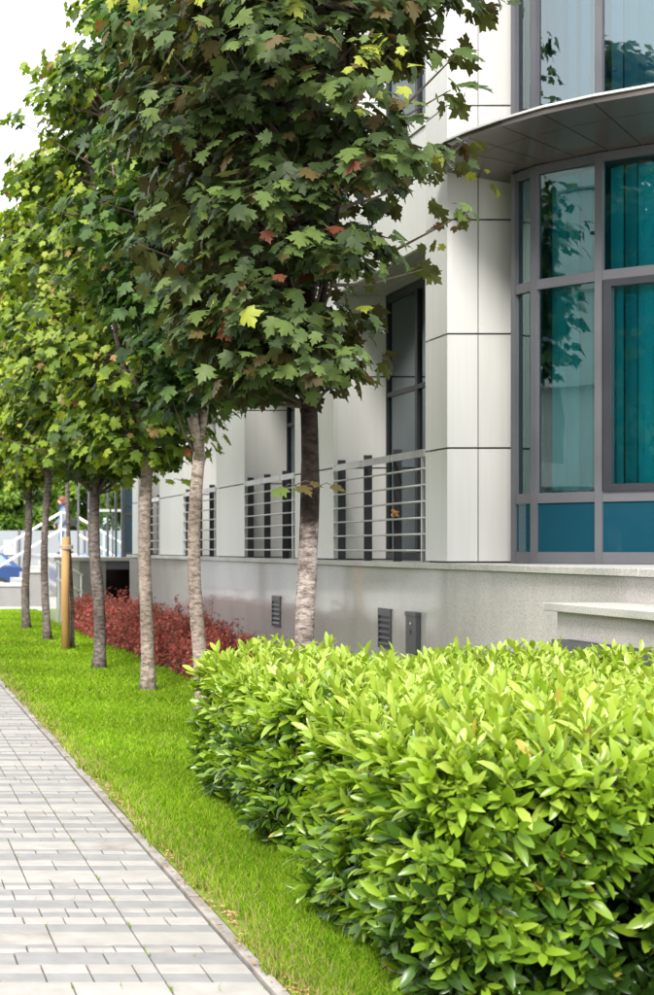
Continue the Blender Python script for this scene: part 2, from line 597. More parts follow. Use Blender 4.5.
def foliage(part, piece, shapes, palette, P, N, T, S, ci, mat, parent, singles=0, smooth=False):
    """one foliage part; its `singles` best seen leaves become objects of their own under it"""
    n = len(P)
    si = rng.integers(0, len(shapes), n)
    Fm = frames(N, T) * S[:, None, None]
    single = np.zeros(n, bool)
    if singles:
        d = np.maximum(P[:, 1], 0.5)
        px = P[:, 0] / d * F - 120
        py = 548 - (P[:, 2] - EYE) / d * F
        ok = (px > 4) & (px < 650) & (py > 4) & (py < 990)
        cell = (px // 9).astype(int) * 1000 + (py // 9).astype(int)
        order = np.argsort(d)
        seen, pick = set(), []
        facing = np.abs((unit(N) * unit(P - np.array([0, 0, EYE]))).sum(1))
        for i in order:
            if ok[i] and cell[i] not in seen:
                seen.add(cell[i])
                pick.append(i)
        pick.sort(key=lambda i: -(S[i] / d[i]) ** 2 * (0.2 + facing[i]))
        single[pick[:singles]] = True
    verts = np.stack([s[0] for s in shapes])      # shapes share one topology
    tris = shapes[0][1]
    idx = np.where(~single)[0]
    V = np.einsum('nij,nkj->nki', Fm[idx], verts[si[idx]]) + P[idx, None, :]
    k = verts.shape[1]
    TT = (tris[None] + (np.arange(len(idx)) * k)[:, None, None]).reshape(-1, 3)
    pal = np.array(palette)
    C = np.repeat(pal[ci[idx]], k, axis=0)
    me = fast_mesh(part, V.reshape(-1, 3), TT, C, mat, smooth)
    o = tag(link(part, me, parent), kind='stuff')
    pool = {}
    for i in np.where(single)[0]:
        key = (int(si[i]), int(ci[i]))
        if key not in pool:
            vv, tt = shapes[key[0]]
            pool[key] = fast_mesh(piece, vv, tt, np.repeat(pal[key[1]][None], len(vv), 0), mat, smooth)
        mw = Matrix.Identity(4)
        for a in range(3):
            for b in range(3):
                mw[a][b] = Fm[i][a, b]
            mw[a][3] = P[i, a]
        link(piece, pool[key], o, mw)
    return o


def rand_dir(n):
    return unit(rng.normal(size=(n, 3)))


MAPLE = [maple_shape(f, d, True, i) for i, (f, d) in enumerate(((-0.10, 0.10), (-0.22, 0.16), (0.08, 0.2), (-0.05, 0.28), (-0.3, 0.06)))]
MAPLE_LOW = [maple_shape(f, d, False, i) for i, (f, d) in enumerate(((-0.10, 0.12), (-0.22, 0.16), (0.08, 0.2), (-0.05, 0.28)))]
LAUREL = [laurel_shape(f, d, w, i) for i, (f, d, w) in enumerate(((0.35, 0.10, 0.185), (0.5, 0.22, 0.165), (0.25, 0.0, 0.20), (0.45, 0.36, 0.19), (0.6, -0.08, 0.165)))]
CARD = [card_shape(i) for i in range(4)]

# ------------------------------------------------------------------ the setting: ground, path, lawn, plaza
g = MB().poly([(-600, -600, -0.06), (600, -600, -0.06), (600, 900, -0.06), (-600, 900, -0.06)])
tag(g.build('ground', M['asphalt']), kind='structure')
tag(MB().box(-14, 30, 38.5, 58, -0.055, -0.004).build('plaza', M['plaza']), kind='structure')
lawn = MB().box(1.475, 5.16, -3, 38.5, -0.05, 0.0).build('lawn', M['turf'])
tag(lawn, kind='structure')
tag(MB().box(-14, -3.2, -20, 38.5, -0.05, 0.0).build('lawn', M['turf']), kind='structure')
path = MB().box(-3.2, 1.412, -20, 38.5, -0.05, -0.013).build('path', M['joint'])
tag(path, kind='structure')
tag(MB().box(2.18, 4.62, 5.1, 9.8, -0.04, 0.006).build('soil_bed', M['soil']), kind='structure')

# pavers: courses across the path, in groups that share their joints
XE, MOD = 1.405, 0.35
groups = [([('g', .15)], 1), ([('l', .10), ('g', .125)], 2), ([('l', .078), ('g', .066), ('l', .075)], 3),
          ([('l', .19)], 1), ([('g', .113), ('l', .118)], 2), ([('g', .176)], 1), ([('l', .06), ('g', .055)], 3),
          ([('l', .20), ('g', .13)], 1), ([('l', .12)], 2), ([('g', .09), ('l', .07)], 3)]
pav = []
y = 4.75
gi = 0
while y < 38.3:
    courses, div = groups[gi % len(groups)]
    gi += 1
    w = MOD / div
    off = random.choice([0, 0, 0.5]) * w
    cuts = [XE, XE - MOD] if div == 1 else [XE - k * w for k in range(div + 1)]
    x = XE - MOD - (w - off if off else w)
    while x > -3.1:
        cuts.append(x)
        x -= w
    for tone, dep in courses:
        for k in range(len(cuts) - 1):
            pav.append((cuts[k + 1], cuts[k], y, y + dep, tone))
        y += dep
GAP = 0.0023


def paver(mb, p):
    x0, x1, y0, y1 = p[0] + GAP * 1.25, p[1] - GAP * 1.25, p[2] + GAP * .45, p[3] - GAP * .45
    j = random.uniform(-.0018, .0012)
    t1, t2 = random.uniform(-.0012, .0012), random.uniform(-.0012, .0012)
    c = 0.003
    n = len(mb.v)
    for (a, b, z) in ((x0, y0, -.03), (x1, y0, -.03), (x1, y1, -.03), (x0, y1, -.03),
                      (x0, y0, j - c), (x1, y0, j - c), (x1, y1, j - c), (x0, y1, j - c),
                      (x0 + c, y0 + c, j + t1), (x1 - c, y0 + c, j - t1 + t2), (x1 - c, y1 - c, j + t2), (x0 + c, y1 - c, j)):
        mb.v.append((a, b, z))
    for r in (0, 4):
        for k in range(4):
            a, b = n + r + k, n + r + (k + 1) % 4
            mb.f.append((a, b, b + 4, a + 4))
    mb.f.append((n + 8, n + 9, n + 10, n + 11))


def seen_area(p):
    xm, ym = (p[0] + p[1]) / 2, (p[2] + p[3]) / 2
    px = (p[1] - .01) / ym * F - 120
    py = 548 + EYE / ym * F
    if px < 0 or py > 1003:
        return 0
    return (p[1] - p[0]) * (p[3] - p[2]) / ym ** 3


pav.sort(key=lambda p: -seen_area(p))
rest = {'l': MB(), 'g': MB(), 's': MB()}
for i, p in enumerate(pav):
    tone = p[4]
    if tone == 'l' and random.random() < 0.13:
        tone = 's'
    if i < 300:
        m = MB()
        paver(m, p)
        m.build('paver', M['paver_' + tone], path)
    else:
        paver(rest[tone], p)
for k in rest:
    tag(rest[k].build('pavers', M['paver_' + k], path), kind='stuff')

# kerb edging along the lawn
kerb = thing('kerb', (1.45, 10, 0), 'thin weathered concrete edging between the paved path and the lawn', 'kerb')
yy = 3.6
while yy < 38.4:
    L = min(random.uniform(0.75, 1.0), 38.45 - yy)
    dx = random.uniform(-.006, .006)
    MB().box(1.4135 + abs(dx), 1.468 + dx, yy + .004, yy + L - .004, -.05, random.uniform(.0, .009)).build('edging_stone', M['kerb'], kerb, bevel=0.006)
    yy += L

# grass blades
def grass_zone(x0, x1, y0, y1, dens, h0, h1, w, keep=None, full=True):
    n = int((x1 - x0) * (y1 - y0) * dens)
    P = np.stack([rng.uniform(x0, x1, n), rng.uniform(y0, y1, n), np.zeros(n)], 1)
    if keep is not None:
        P = P[keep(P)]
        n = len(P)
    h = rng.uniform(h0, h1, n) * (0.75 + 0.5 * (np.sin(P[:, 0] * 3.1 + 1) * np.sin(P[:, 1] * 2.3) * .5 + .5))
    a = rng.uniform(0, 2 * math.pi, n)
    b = rng.uniform(0, 2 * math.pi, n)
    lean = rng.uniform(0.15, 0.85, n) * h
    D = np.stack([np.cos(b) * lean, np.sin(b) * lean], 1)
    W = np.stack([np.cos(a) * w, np.sin(a) * w], 1) * rng.uniform(.6, 1.2, (n, 1))
    z = P[:, 2]
    v = np.zeros((n, 5, 3))
    v[:, 0, :2] = P[:, :2] - W
    v[:, 1, :2] = P[:, :2] + W
    v[:, 2, :2] = P[:, :2] + D * .4 - W * .8
    v[:, 3, :2] = P[:, :2] + D * .4 + W * .8
    v[:, 4, :2] = P[:, :2] + D
    v[:, 0, 2] = v[:, 1, 2] = z - .004
    v[:, 2, 2] = v[:, 3, 2] = z + h * .62
    v[:, 4, 2] = z + h * rng.uniform(.75, 1.0, n)
    pal = np.array([(.225, .395, .016), (.165, .32, .014), (.30, .46, .026), (.105, .23, .013), (.42, .49, .06), (.48, .40, .18)])
    patch = np.sin(P[:, 0] * 2.0 + P[:, 1] * .9) * np.sin(P[:, 1] * 1.3 - P[:, 0]) * .5 + .5
    edge = np.clip(1 - (P[:, 0] - 1.5) / .35, 0, 1)
    dry = .025 + .30 * edge ** 2
    u = rng.random(n)
    ci = np.where(rng.random(n) < .35 + .4 * patch, 0, 1)
    ci = np.where(u < .28, 2, ci)
    ci = np.where((u > .28) & (u < .42), 3, ci)
    ci = np.where((u > .42) & (u < .50), 4, ci)
    ci = np.where(u > 1 - dry, 5, ci)
    C = pal[ci] * rng.uniform(.68, 1.22, (n, 1)) * (.78 + .34 * patch[:, None])
    C5 = np.repeat(C[:, None, :], 5, 1)
    T = np.array([(0, 1, 3), (0, 3, 2), (2, 3, 4)])
    return v.reshape(-1, 3), (T[None] + (np.arange(n) * 5)[:, None, None]).reshape(-1, 3), C5.reshape(-1, 3)


def keep_edge(P):
    wob = 0.035 * np.sin(P[:, 1] * 2.1) + 0.03 * np.sin(P[:, 1] * 5.1) + .025 * np.sin(P[:, 1] * 13.0 + 1) + .02 * np.sin(P[:, 1] * 31.0)
    dens = np.clip((P[:, 0] - 1.475 - wob) / .10, 0, 1)
    bed = (P[:, 0] > 2.22 + .05 * np.sin(P[:, 1] * 7)) & (P[:, 1] < 9.75) & (P[:, 1] > 5.15)
    return (rng.random(len(P)) < dens) & ~bed


zones = [(1.43, 2.45, 4.7, 8.0, 21000, .03, .085, .0020), (1.43, 2.3, 8.0, 11.0, 13000, .03, .08, .0026),
         (2.3, 4.0, 9.6, 11.0, 3500, .04, .08, .004),
         (1.43, 3.0, 11, 15, 5200, .035, .075, .004), (3.0, 4.0, 11, 15, 2500, .04, .075, .005),
         (1.43, 3.9, 15, 22, 2600, .035, .07, .0062), (1.43, 4.0, 22, 38.4, 1300, .035, .07, .009)]
VV, TT, CC, off = [], [], [], 0
for zt in zones:
    v, t, c = grass_zone(*zt, keep=keep_edge)
    VV.append(v); TT.append(t + off); CC.append(c); off += len(v)
nw = 330
wx = np.where(rng.random(nw) < .5, XE - MOD, rng.choice([XE - .01, XE - MOD * 1.5, XE - MOD / 2, XE - MOD * 2], nw)) + rng.normal(0, .003, nw)
wy = 4.9 + 12 * rng.random(nw) ** 1.5
wy = np.round(wy * 2.2) / 2.2 + rng.normal(0, .03, nw)
wa = rng.uniform(0, 6.28, nw)
wh = rng.uniform(.006, .022, nw)
wv = np.zeros((nw, 3, 3))
wd = np.stack([np.cos(wa), np.sin(wa)], 1)
wv[:, 0, :2] = np.stack([wx, wy], 1) - wd * .0025
wv[:, 1, :2] = np.stack([wx, wy], 1) + wd * .0025
wv[:, 2, :2] = np.stack([wx, wy], 1) + np.stack([wd[:, 1], wd[:, 0]], 1) * wh[:, None] * .9
wv[:, :2, 2] = -.006
wv[:, 2, 2] = wh
VV.append(wv.reshape(-1, 3)); TT.append(np.arange(nw * 3).reshape(-1, 3) + off)
CC.append(np.repeat(np.array([[.17, .27, .03]]), nw * 3, 0))
go = link('grass', fast_mesh('grass', np.concatenate(VV), np.concatenate(TT), np.concatenate(CC), M['grass']))
tag(go, 'short bright green mown grass of the lawn beside the path', 'grass', kind='stuff')

# dry litter along the edging
lit_v, lit_t = [], []
m = MB()
for i in range(1600):
    yl = 4.9 + 16 * random.random() ** 1.6
    xl = 1.48 + abs(random.gauss(0, .05)) if random.random() < .75 else 1.42 + .09 * random.random()
    a = random.random() * 6.3
    s = random.uniform(.005, .016)
    z = .012 + random.random() * .008
    m.poly([(xl + s * math.cos(a), yl + s * math.sin(a), z), (xl + s * .5 * math.cos(a + 1.6), yl + s * .5 * math.sin(a + 1.6), z + .006),
            (xl - s * math.cos(a), yl - s * math.sin(a), z + .002), (xl + s * .5 * math.cos(a - 1.6), yl + s * .5 * math.sin(a - 1.6), z + .003)])
tag(m.build('leaf_litter', M['litter']), 'dry brown leaf litter scattered along the path edging', 'litter', kind='stuff')

# ------------------------------------------------------------------ office building
XF, XG = 5.20, 5.80            # outer wall plane, glass plane
bld = thing('office_building', (5.5, 20, 0), 'white panelled office building with teal glass bay and granite base', 'building')
ZJ = [1.47 + 1.0467 * k for k in range(15)]         # panel joints up the columns
ZTOP = ZJ[-1]
cols = [(13.75, 14.30), (17.2, 18.8), (21.4, 23.2), (25.7, 27.9), (30.2, 30.9)]
JT = 0.0085
for ci_, (y0, y1) in enumerate(cols):
    x1 = 7.5 if ci_ in (0, 4) else 6.4
    core = MB().box(XF + .03, x1, y0 + .03, y1 - .03, 1.44, ZTOP).build('column', M['backing'], bld)
    fx = [XF, 5.48, 5.80, 6.4] if ci_ == 0 else [XF, XG + .03]
    for k in range(len(ZJ) - 1):
        z0, z1 = ZJ[k] + JT, ZJ[k + 1] - JT
        MB().box(XF, XF + .05, y0 + .0, y1, z0, z1).build('panel', M['panel'], core)
        for q in range(len(fx) - 1):
            a = fx[q] + (.051 if q == 0 else JT)
            MB().box(a, fx[q + 1] - (0 if q == len(fx) - 2 else JT * .2), y0 + .001, y0 + .05, z0, z1).build('panel', M['panel'], core)
        if ci_ == 4:
            MB().box(XF + .051, 7.5, y1 - .05, y1, z0, z1).build('panel', M['panel'], core)

FLOORS = [(1.47, 4.50), (5.74, 8.70), (9.94, 12.9)]     # openings, bottom and top
for i in range(4):
    ya, yb = cols[i][1], cols[i + 1][0]
    lint = MB()
    for fk in range(3):
        zt = FLOORS[fk][1]
        zn = FLOORS[fk + 1][0] if fk < 2 else ZTOP
        lint.box(XF + .03, 6.3, ya - .02, yb + .02, zt + .03, zn - .03)
    lint = lint.build('lintel', M['backing'], bld)
    for fk in range(3):
        zt = FLOORS[fk][1]
        zn = FLOORS[fk + 1][0] if fk < 2 else ZTOP
        ym = (ya + yb) / 2
        for (pa, pb) in ((ya + JT, ym - JT / 2), (ym + JT / 2, yb - JT)):
            MB().box(XF + .002, XF + .05, pa, pb, zt, zn - .115).build('panel', M['panel'], lint)
        MB().box(XF - .015, XF + .3, ya + .002, yb - .002, zn - .105, zn).build('sill', M['panel'], lint)
        # soffit strips
        ns = 4
        for q in range(ns):
            xa = XF + .055 + q * (XG - XF - .06) / ns
            MB().box(xa, xa + (XG - XF - .06) / ns - .006, ya + .002, yb - .002, zt - .012, zt + .02).build('soffit_panel', M['ceil'], lint)
    for fk, (zb, zt) in enumerate(FLOORS):
        win = MB()
        win.box(XG, XG + .07, ya, yb, zb, zb + .08).box(XG, XG + .07, ya, yb, zt - .1, zt - .013)
        nm = 3
        for q in range(nm + 1):
            yq = ya + (yb - ya) * q / nm
            win.box(XG + .001, XG + .071, max(yq - .035, ya), min(yq + .035, yb), zb + .08, zt - .1)
        ztr = zb + 1.85
        for q in range(nm):
            y0_, y1_ = ya + (yb - ya) * q / nm + .035, ya + (yb - ya) * (q + 1) / nm - .035
            win.box(XG + .002, XG + .068, y0_, y1_, ztr, ztr + .05)
        win = win.build('window', M['darkframe'], bld)
        for q in range(nm):
            y0_, y1_ = ya + (yb - ya) * q / nm + .036, ya + (yb - ya) * (q + 1) / nm - .036
            for (za, zc) in ((zb + .08, ztr), (ztr + .05, zt - .1)):
                MB().poly([(XG + .03, y0_, za), (XG + .03, y0_, zc), (XG + .03, y1_, zc), (XG + .03, y1_, za)]).build('pane', M['glass_dark'], win)

# rooms behind the glass (floors, back wall, ceilings)
rm = MB()
rm.box(6.9, 7.0, 13.9, 30.7, 1.44, ZTOP)
for z in (1.44, 5.0, 9.2):
    rm.box(5.9, 6.9, 14.3, 30.2, z - .05, z + .02)
rm.build('interior_wall', M['room'], bld)
rf = MB().box(XF - .05, 14.0, 13.9, 30.95, ZTOP + .002, ZTOP + .3).build('roof', M['panel'], bld)

# plinth: granite slabs with a stone ledge
XP = 5.15
pl = MB().box(XP + .03, 7.2, 3.0, 30.9, -.05, 1.40).build('plinth', M['backing'], bld)
yq = 3.0
while yq < 30.85:
    L = min(1.18, 30.9 - yq)
    mt = M['granite'] if yq > 13.6 else M['granite_dull']
    MB().box(XP, XP + .04, yq + .0012, yq + L - .0012, 0.462, 1.40).build('slab', mt, pl)
    MB().box(XP, XP + .04, yq + .0012, yq + L - .0012, -.04, 0.459).build('slab', mt, pl)
    yq += L
MB().box(XP, 7.2, 30.9, 30.94, -.04, 1.40).build('slab', M['granite'], pl)
yq = 3.0
while yq < 30.9:
    L = min(1.77, 31.0 - yq)
    MB().box(XP - .055, 5.95 if yq > 13.7 else 9.5, yq + .001, yq + L - .001, 1.405, 1.462).build('ledge', M['stone'], pl, bevel=.006)
    yq += L

# railings in the openings
for i in range(4):
    ya, yb = cols[i][1] + .01, cols[i + 1][0] - .01
    ra = MB().box(XF - .012, XF + .012, ya, yb, 2.475, 2.545).build('railing', M['steel'], bld)
    for k in range(6):
        z = 1.575 + k * .157
        MB().tube([(XF + .002, ya, z), (XF + .002, yb, z)], .0105, 8).build('bar', M['steel'], ra, True)
    for q in range(3):
        yf = yb - .12 - q * .92
        if yf > ya + .2:
            mb = MB()
            mb.prism([(XF + .014, yf), (XF + .10, yf), (XF + .10, yf + .022), (XF + .014, yf + .022)], 1.463, 2.60)
            mb.build('post', M['fin'], ra)
            bl = MB()
            for z in (2.49, 2.53):
                bl.ball((XF - .014, yf + .03, z), (.004, .009, .009), 8, 4)
            bl.build('bolt', M['fin'], ra)
    MB().box(XF - .01, XF + .014, ya + .06, ya + .085, 1.463, 2.475).build('end_post', M['steel'], ra)

# vents and meter box on the plinth
def vent(yc, w, z0, z1):
    v = MB()
    v.box(XP - .018, XP, yc - w / 2, yc + w / 2, z1 - .075, z1).box(XP - .018, XP, yc - w / 2, yc + w / 2, z0, z0 + .02)
    for s in (-1, 1):
        ye = yc + s * (w / 2 - .012)
        v.box(XP - .0179, XP, ye - .0119, ye + .0119, z0 + .02, z1 - .075)
    v.box(XP - .003, XP - .0005, yc - w / 2 + .024, yc + w / 2 - .024, z0 + .02, z1 - .075)
    v = v.build('vent', M['frame'], bld)
    MB().box(XP - .0045, XP - .0032, yc - w / 2 + .026, yc + w / 2 - .026, z0 + .022, z1 - .077).build('shadow_plate', M['darkframe'], v)
    n = 5
    for k in range(n):
        z = z0 + .03 + (z1 - .085 - z0 - .02) * k / n
        MB().poly([(XP - .005, yc - w / 2 + .025, z + .034), (XP - .024, yc - w / 2 + .025, z + .008), (XP - .024, yc + w / 2 - .025, z + .008), (XP - .005, yc + w / 2 - .025, z + .034)]).build('louvre', M['frame'], v)


vent(19.46, .40, .58, .98)
vent(15.28, .38, .58, .985)
bx = MB().box(XP - .05, XP, 14.28, 14.56, .58, .975).build('meter_box', M['frame'], bld, bevel=.006)
MB().box(XP - .056, XP, 14.27, 14.57, .945, .985).build('lid', M['frame'], bx, bevel=.004)
MB().ball((XP - .052, 14.42, .87), (.008, .02, .02), 10, 5).build('lock', M['steel'], bx, True)
MB().box(XP - .053, XP - .045, 14.40, 14.44, .77, .82).build('latch', M['darkframe'], bx)

# glass bay: plan outline of its facets
BP = [(5.685, 13.42), (5.74, 13.12), (6.086, 12.678), (6.814, 12.067), (7.61, 11.64), (8.48, 11.42), (9.6, 11.42)]


def off_poly(pts, d):
    out = []
    for i, p in enumerate(pts):
        ns = []
        for a, b in ((i - 1, i), (i, i + 1)):
            if a >= 0 and b < len(pts):
                t = Vector((pts[b][0] - pts[a][0], pts[b][1] - pts[a][1])).normalized()
                ns.append(Vector((t.y, -t.x)))         # outward: towards path
        if i == 0:
            n = ns[0]
            out.append((p[0] + n.x * d, p[1] + n.y * d))
            continue
        n = sum(ns, Vector((0, 0)))
        n.normalize()
        k = d / max(.6, n.dot(ns[0]))
        out.append((p[0] + n.x * k, p[1] + n.y * k))
    return out


t0 = Vector((BP[1][0] - BP[0][0], BP[1][1] - BP[0][1]))
assert Vector((t0.y, -t0.x)).x < 0
bay = MB().prism([(p[0] + .32, p[1] + .32) for p in BP[1:6]] + [(9.6, 13.7), (6.05, 13.7)], 1.40, 1.47).build('bay_window', M['stone'], bld)
LV = [(1.468, 'b'), (2.035, 't'), (3.90, 't'), (4.92, 'h')]
outer = off_poly(BP, .034)
inner = off_poly(BP, -.045)


def rail_ring(z0, z1, name, mat, o=outer, n=inner, i0=0):
    for i in range(i0, len(BP) - 1):
        MB().prism([o[i], n[i], n[i + 1], o[i + 1]][::-1] if False else [o[i], o[i + 1], n[i + 1], n[i]], z0, z1).build(name, mat, bay)


def mullions(z0, z1):
    for i in range(0, len(BP)):
        a = Vector(BP[i])
        if i == 0:
            t = (Vector(BP[1]) - a).normalized()
        elif i == len(BP) - 1:
            t = (a - Vector(BP[i - 1])).normalized()
        else:
            t = ((Vector(BP[i + 1]) - a).normalized() + (a - Vector(BP[i - 1])).normalized()).normalized()
        n = Vector((t.y, -t.x))
        if i == 0:
            a = a + t * .02
        c = [a + n * .040 - t * .030, a + n * .040 + t * .030, a - n * .05 + t * .030, a - n * .05 - t * .030]
        MB().prism([tuple(p) for p in c], z0, z1).build('mullion', M['frame'], bay)


mullions(1.465, 4.93)
rail_ring(1.466, 1.565, 'sill_rail', M['frame'])
rail_ring(1.990, 2.078, 'transom', M['frame'])
rail_ring(3.855, 3.940, 'transom', M['frame'])
rail_ring(4.86, 4.935, 'head_rail', M['frame'])


def facet_quad(i, z0, z1, d=0.0, m0=.03, m1=.03):
    o = off_poly(BP, d)
    a, b = Vector(o[i]), Vector(o[i + 1])
    t = (b - a).normalized()
    a, b = a + t * m0, b - t * m1
    return [(a.x, a.y, z0), (b.x, b.y, z0), (b.x, b.y, z1), (a.x, a.y, z1)]


for i in range(len(BP) - 1):
    MB().poly(facet_quad(i, 1.565, 1.99, .02)).build('spandrel', M['spandrel'], bay)
    MB().poly(facet_quad(i, 2.078, 3.855)).build('pane', M['glass'], bay)
    MB().poly(facet_quad(i, 3.94, 4.86)).build('pane', M['glass'], bay)
for z0_, z1_ in ((1.466, 4.93), (5.33, 9.3)):
    MB().prism([(5.66, 13.44), (5.70, 13.40), (5.86, 13.73), (5.80, 13.74)], z0_, z1_).build('jamb', M['darkframe'], bay)
# opening sash with a thick black frame in the third facet
for i in (2,):
    q = facet_quad(i, 2.078, 3.855, .03, .04, .04)
    a, b = Vector(q[0]), Vector(q[1])
    t = (b - a).normalized()
    mb = MB()
    w = .055
    n = Vector((t.y, -t.x, 0))
    for (s, e) in (((0, 0), (1, 0)), ((0, 1), (1, 1))):
        z = 2.078 + .03 if s[1] == 0 else 3.855 - .03
        mb.beam((a.x, a.y, z), (b.x, b.y, z), .05, .06)
    for p in (a + t * .03, b - t * .03):
        mb.beam((p.x, p.y, 2.138), (p.x, p.y, 3.795), .06, .05, (n.x, n.y, 0))
    mb.build('sash', M['darkframe'], bay)

# vertical blinds behind the panes
def blinds(i, z0, z1, mat):
    q = facet_quad(i, z0, z1, -.17, .02, .02)
    a, b = Vector(q[0]), Vector(q[1])
    L = (b - a).length
    t = (b - a) / L
    n = Vector((t.y, -t.x, 0))
    k = max(2, int(L / .105))
    for j in range(k):
        c = a + t * (L * (j + .5) / k)
        an = R(random.uniform(2, 40))
        d = (t * math.cos(an) + n * math.sin(an)) * (L / k * .60)
        p0, p1 = c - d, c + d
        mid = c + n * .008
        MB().poly([(p0.x, p0.y, z0), (mid.x, mid.y, z0), (mid.x, mid.y, z1), (p0.x, p0.y, z1)]).poly(
            [(mid.x, mid.y, z0), (p1.x, p1.y, z0), (p1.x, p1.y, z1), (mid.x, mid.y, z1)]).build('blind_slat', mat, bay)


for i in range(1, 5):
    blinds(i, 2.1, 4.84, M['blind'])
rb = MB()
rb.box(6.06, 9.6, 13.60, 13.7, 1.47, 9.2)
rb.box(9.5, 9.6, 11.6, 13.6, 1.47, 9.2)
rb.prism([(p[0] + .12, p[1] + .1) for p in BP[1:6]] + [(9.49, 11.65), (9.49, 13.59), (6.07, 13.59)], 4.95, 5.05)
rb.prism([(p[0] + .12, p[1] + .1) for p in BP[1:6]] + [(9.49, 11.65), (9.49, 13.59), (6.07, 13.59)], 9.25, 9.35)
rb.build('interior_wall', M['room'], bay)

# upper storey of the bay
mullions(5.33, 9.3)
rail_ring(5.33, 5.435, 'sill_rail', M['frame'])
rail_ring(6.75, 6.83, 'transom', M['frame'])
rail_ring(9.2, 9.3, 'head_rail', M['frame'])
for i in range(len(BP) - 1):
    MB().poly(facet_quad(i, 5.435, 6.75)).build('pane', M['glass_up'], bay)
    MB().poly(facet_quad(i, 6.83, 9.2)).build('pane', M['glass_up'], bay)
for i in range(1, 5):
    blinds(i, 5.45, 9.1, M['blind'])
MB().prism([(5.8, 13.73)] + BP + [(9.6, 13.73)], 9.301, ZTOP).build('upper_wall', M['panel'], bay)

# canopy ring over the bay
can_out = [(5.02, 13.742), (4.90, 13.02), (4.98, 12.69), (5.117, 12.34), (5.304, 12.0), (5.57, 11.70), (5.90, 11.43), (6.45, 11.05), (7.0, 10.72), (8.0, 10.30), (9.6, 10.25)]


def bay_at(fr):
    """point on the glass line at a fraction of its length"""
    Ls = [math.dist(BP[i], BP[i + 1]) for i in range(len(BP) - 1)]
    s = fr * sum(Ls)
    for i, L in enumerate(Ls):
        if s <= L or i == len(Ls) - 1:
            k = s / L
            return (BP[i][0] + (BP[i + 1][0] - BP[i][0]) * k, BP[i][1] + (BP[i + 1][1] - BP[i][1]) * k)
        s -= L


Lb = sum(math.dist(BP[i], BP[i + 1]) for i in range(len(BP) - 1))
in_s = [0.0, .26, .45, .68, .95, 1.20, 1.47, 2.0, 2.6, 3.6, Lb]
can_in = [bay_at(s / Lb) for s in in_s]
can_in[0] = (5.80, 13.742)
ZI, ZO = 4.937, 5.07
cn = MB()
for i in range(len(can_out) - 1):
    a, b, c, d = can_out[i], can_out[i + 1], can_in[i + 1], can_in[i]
    cn.poly([(a[0], a[1], ZO + .06), (b[0], b[1], ZO + .06), (c[0], c[1], 5.331), (d[0], d[1], 5.331)])
    cn.poly([(d[0], d[1], ZI + .012), (c[0], c[1], ZI + .012), (b[0], b[1], ZO + .012), (a[0], a[1], ZO + .012)])
cn = cn.build('canopy', M['canopy'], bld)
for i in range(len(can_out) - 1):
    o = [Vector((*can_out[k], ZO)) for k in (i, i + 1)]
    n = [Vector((*can_in[k], ZI)) for k in (i, i + 1)]
    u = (o[1] - o[0]).normalized() * .004
    for (f0, f1) in ((0.0, .34), (.345, 1.0)):
        pa, pb = o[0].lerp(n[0], f0) + u, o[1].lerp(n[1], f0) - u
        pc, pd = o[1].lerp(n[1], f1) - u, o[0].lerp(n[0], f1) + u
        MB().poly([pd, pc, pb, pa]).build('panel', M['canopy'], cn)
    # stepped fascia
    for k in range(3):
        za, zb_ = ZO + .02 * k, ZO + .02 * (k + 1) - .003
        ox = .01 * k
        e = (o[1] - o[0]).normalized()
        nn = Vector((e.y, -e.x, 0)) * (-ox)
        p, q = o[0] + nn, o[1] + nn
        MB().poly([(p.x, p.y, za), (q.x, q.y, za), (q.x, q.y, zb_), (p.x, p.y, zb_)]).build('fascia', M['canopy'], cn)
    MB().beam(Vector((o[0].x, o[0].y, ZO + .06)), Vector((o[1].x, o[1].y, ZO + .06)), .03, .018).build('flashing', M['flash'], cn)
a0, a1 = can_out[0], can_in[0]
MB().poly([(a0[0], a0[1] - .001, ZO), (a1[0], a1[1] - .001, ZI), (a1[0], a1[1] - .001, 5.33), (a0[0], a0[1] - .001, ZO + .06)]).build('end_plate', M['canopy'], cn)

# low granite wall and a metal channel in front of the bay
lw = thing('granite_wall', (4.85, 7, 0), 'low speckled granite wall with pale stone cap below the glass bay', 'wall')
MB().box(4.66, 5.09, 3.0, 10.32, -.04, 1.165).build('wall_core', M['granite_dull'], lw)
yq = 3.0
while yq < 10.4:
    L = min(1.85, 10.42 - yq)
    MB().box(4.60, 5.148, yq + .001, yq + L - .001, 1.167, 1.222).build('cap', M['stone'], lw, bevel=.005)
    yq += L
ch = thing('metal_channel', (4.6, 8, .9), 'dark grey metal channel along the low granite wall behind the hedge', 'metal channel')
m = MB().box(4.53, 4.655, 4.0, 10.12, .90, .905)
m.box(4.53, 4.535, 4.0, 10.12, .905, .985).box(4.65, 4.655, 4.0, 10.12, .905, .985)
m.box(4.535, 4.65, 10.115, 10.12, .905, .985)
m.build('trough', M['frame'], ch)
for yb_ in (5, 7, 9, 10.0):
    MB().box(4.57, 4.66, yb_, yb_ + .03, .82, .899).build('bracket', M['frame'], ch)

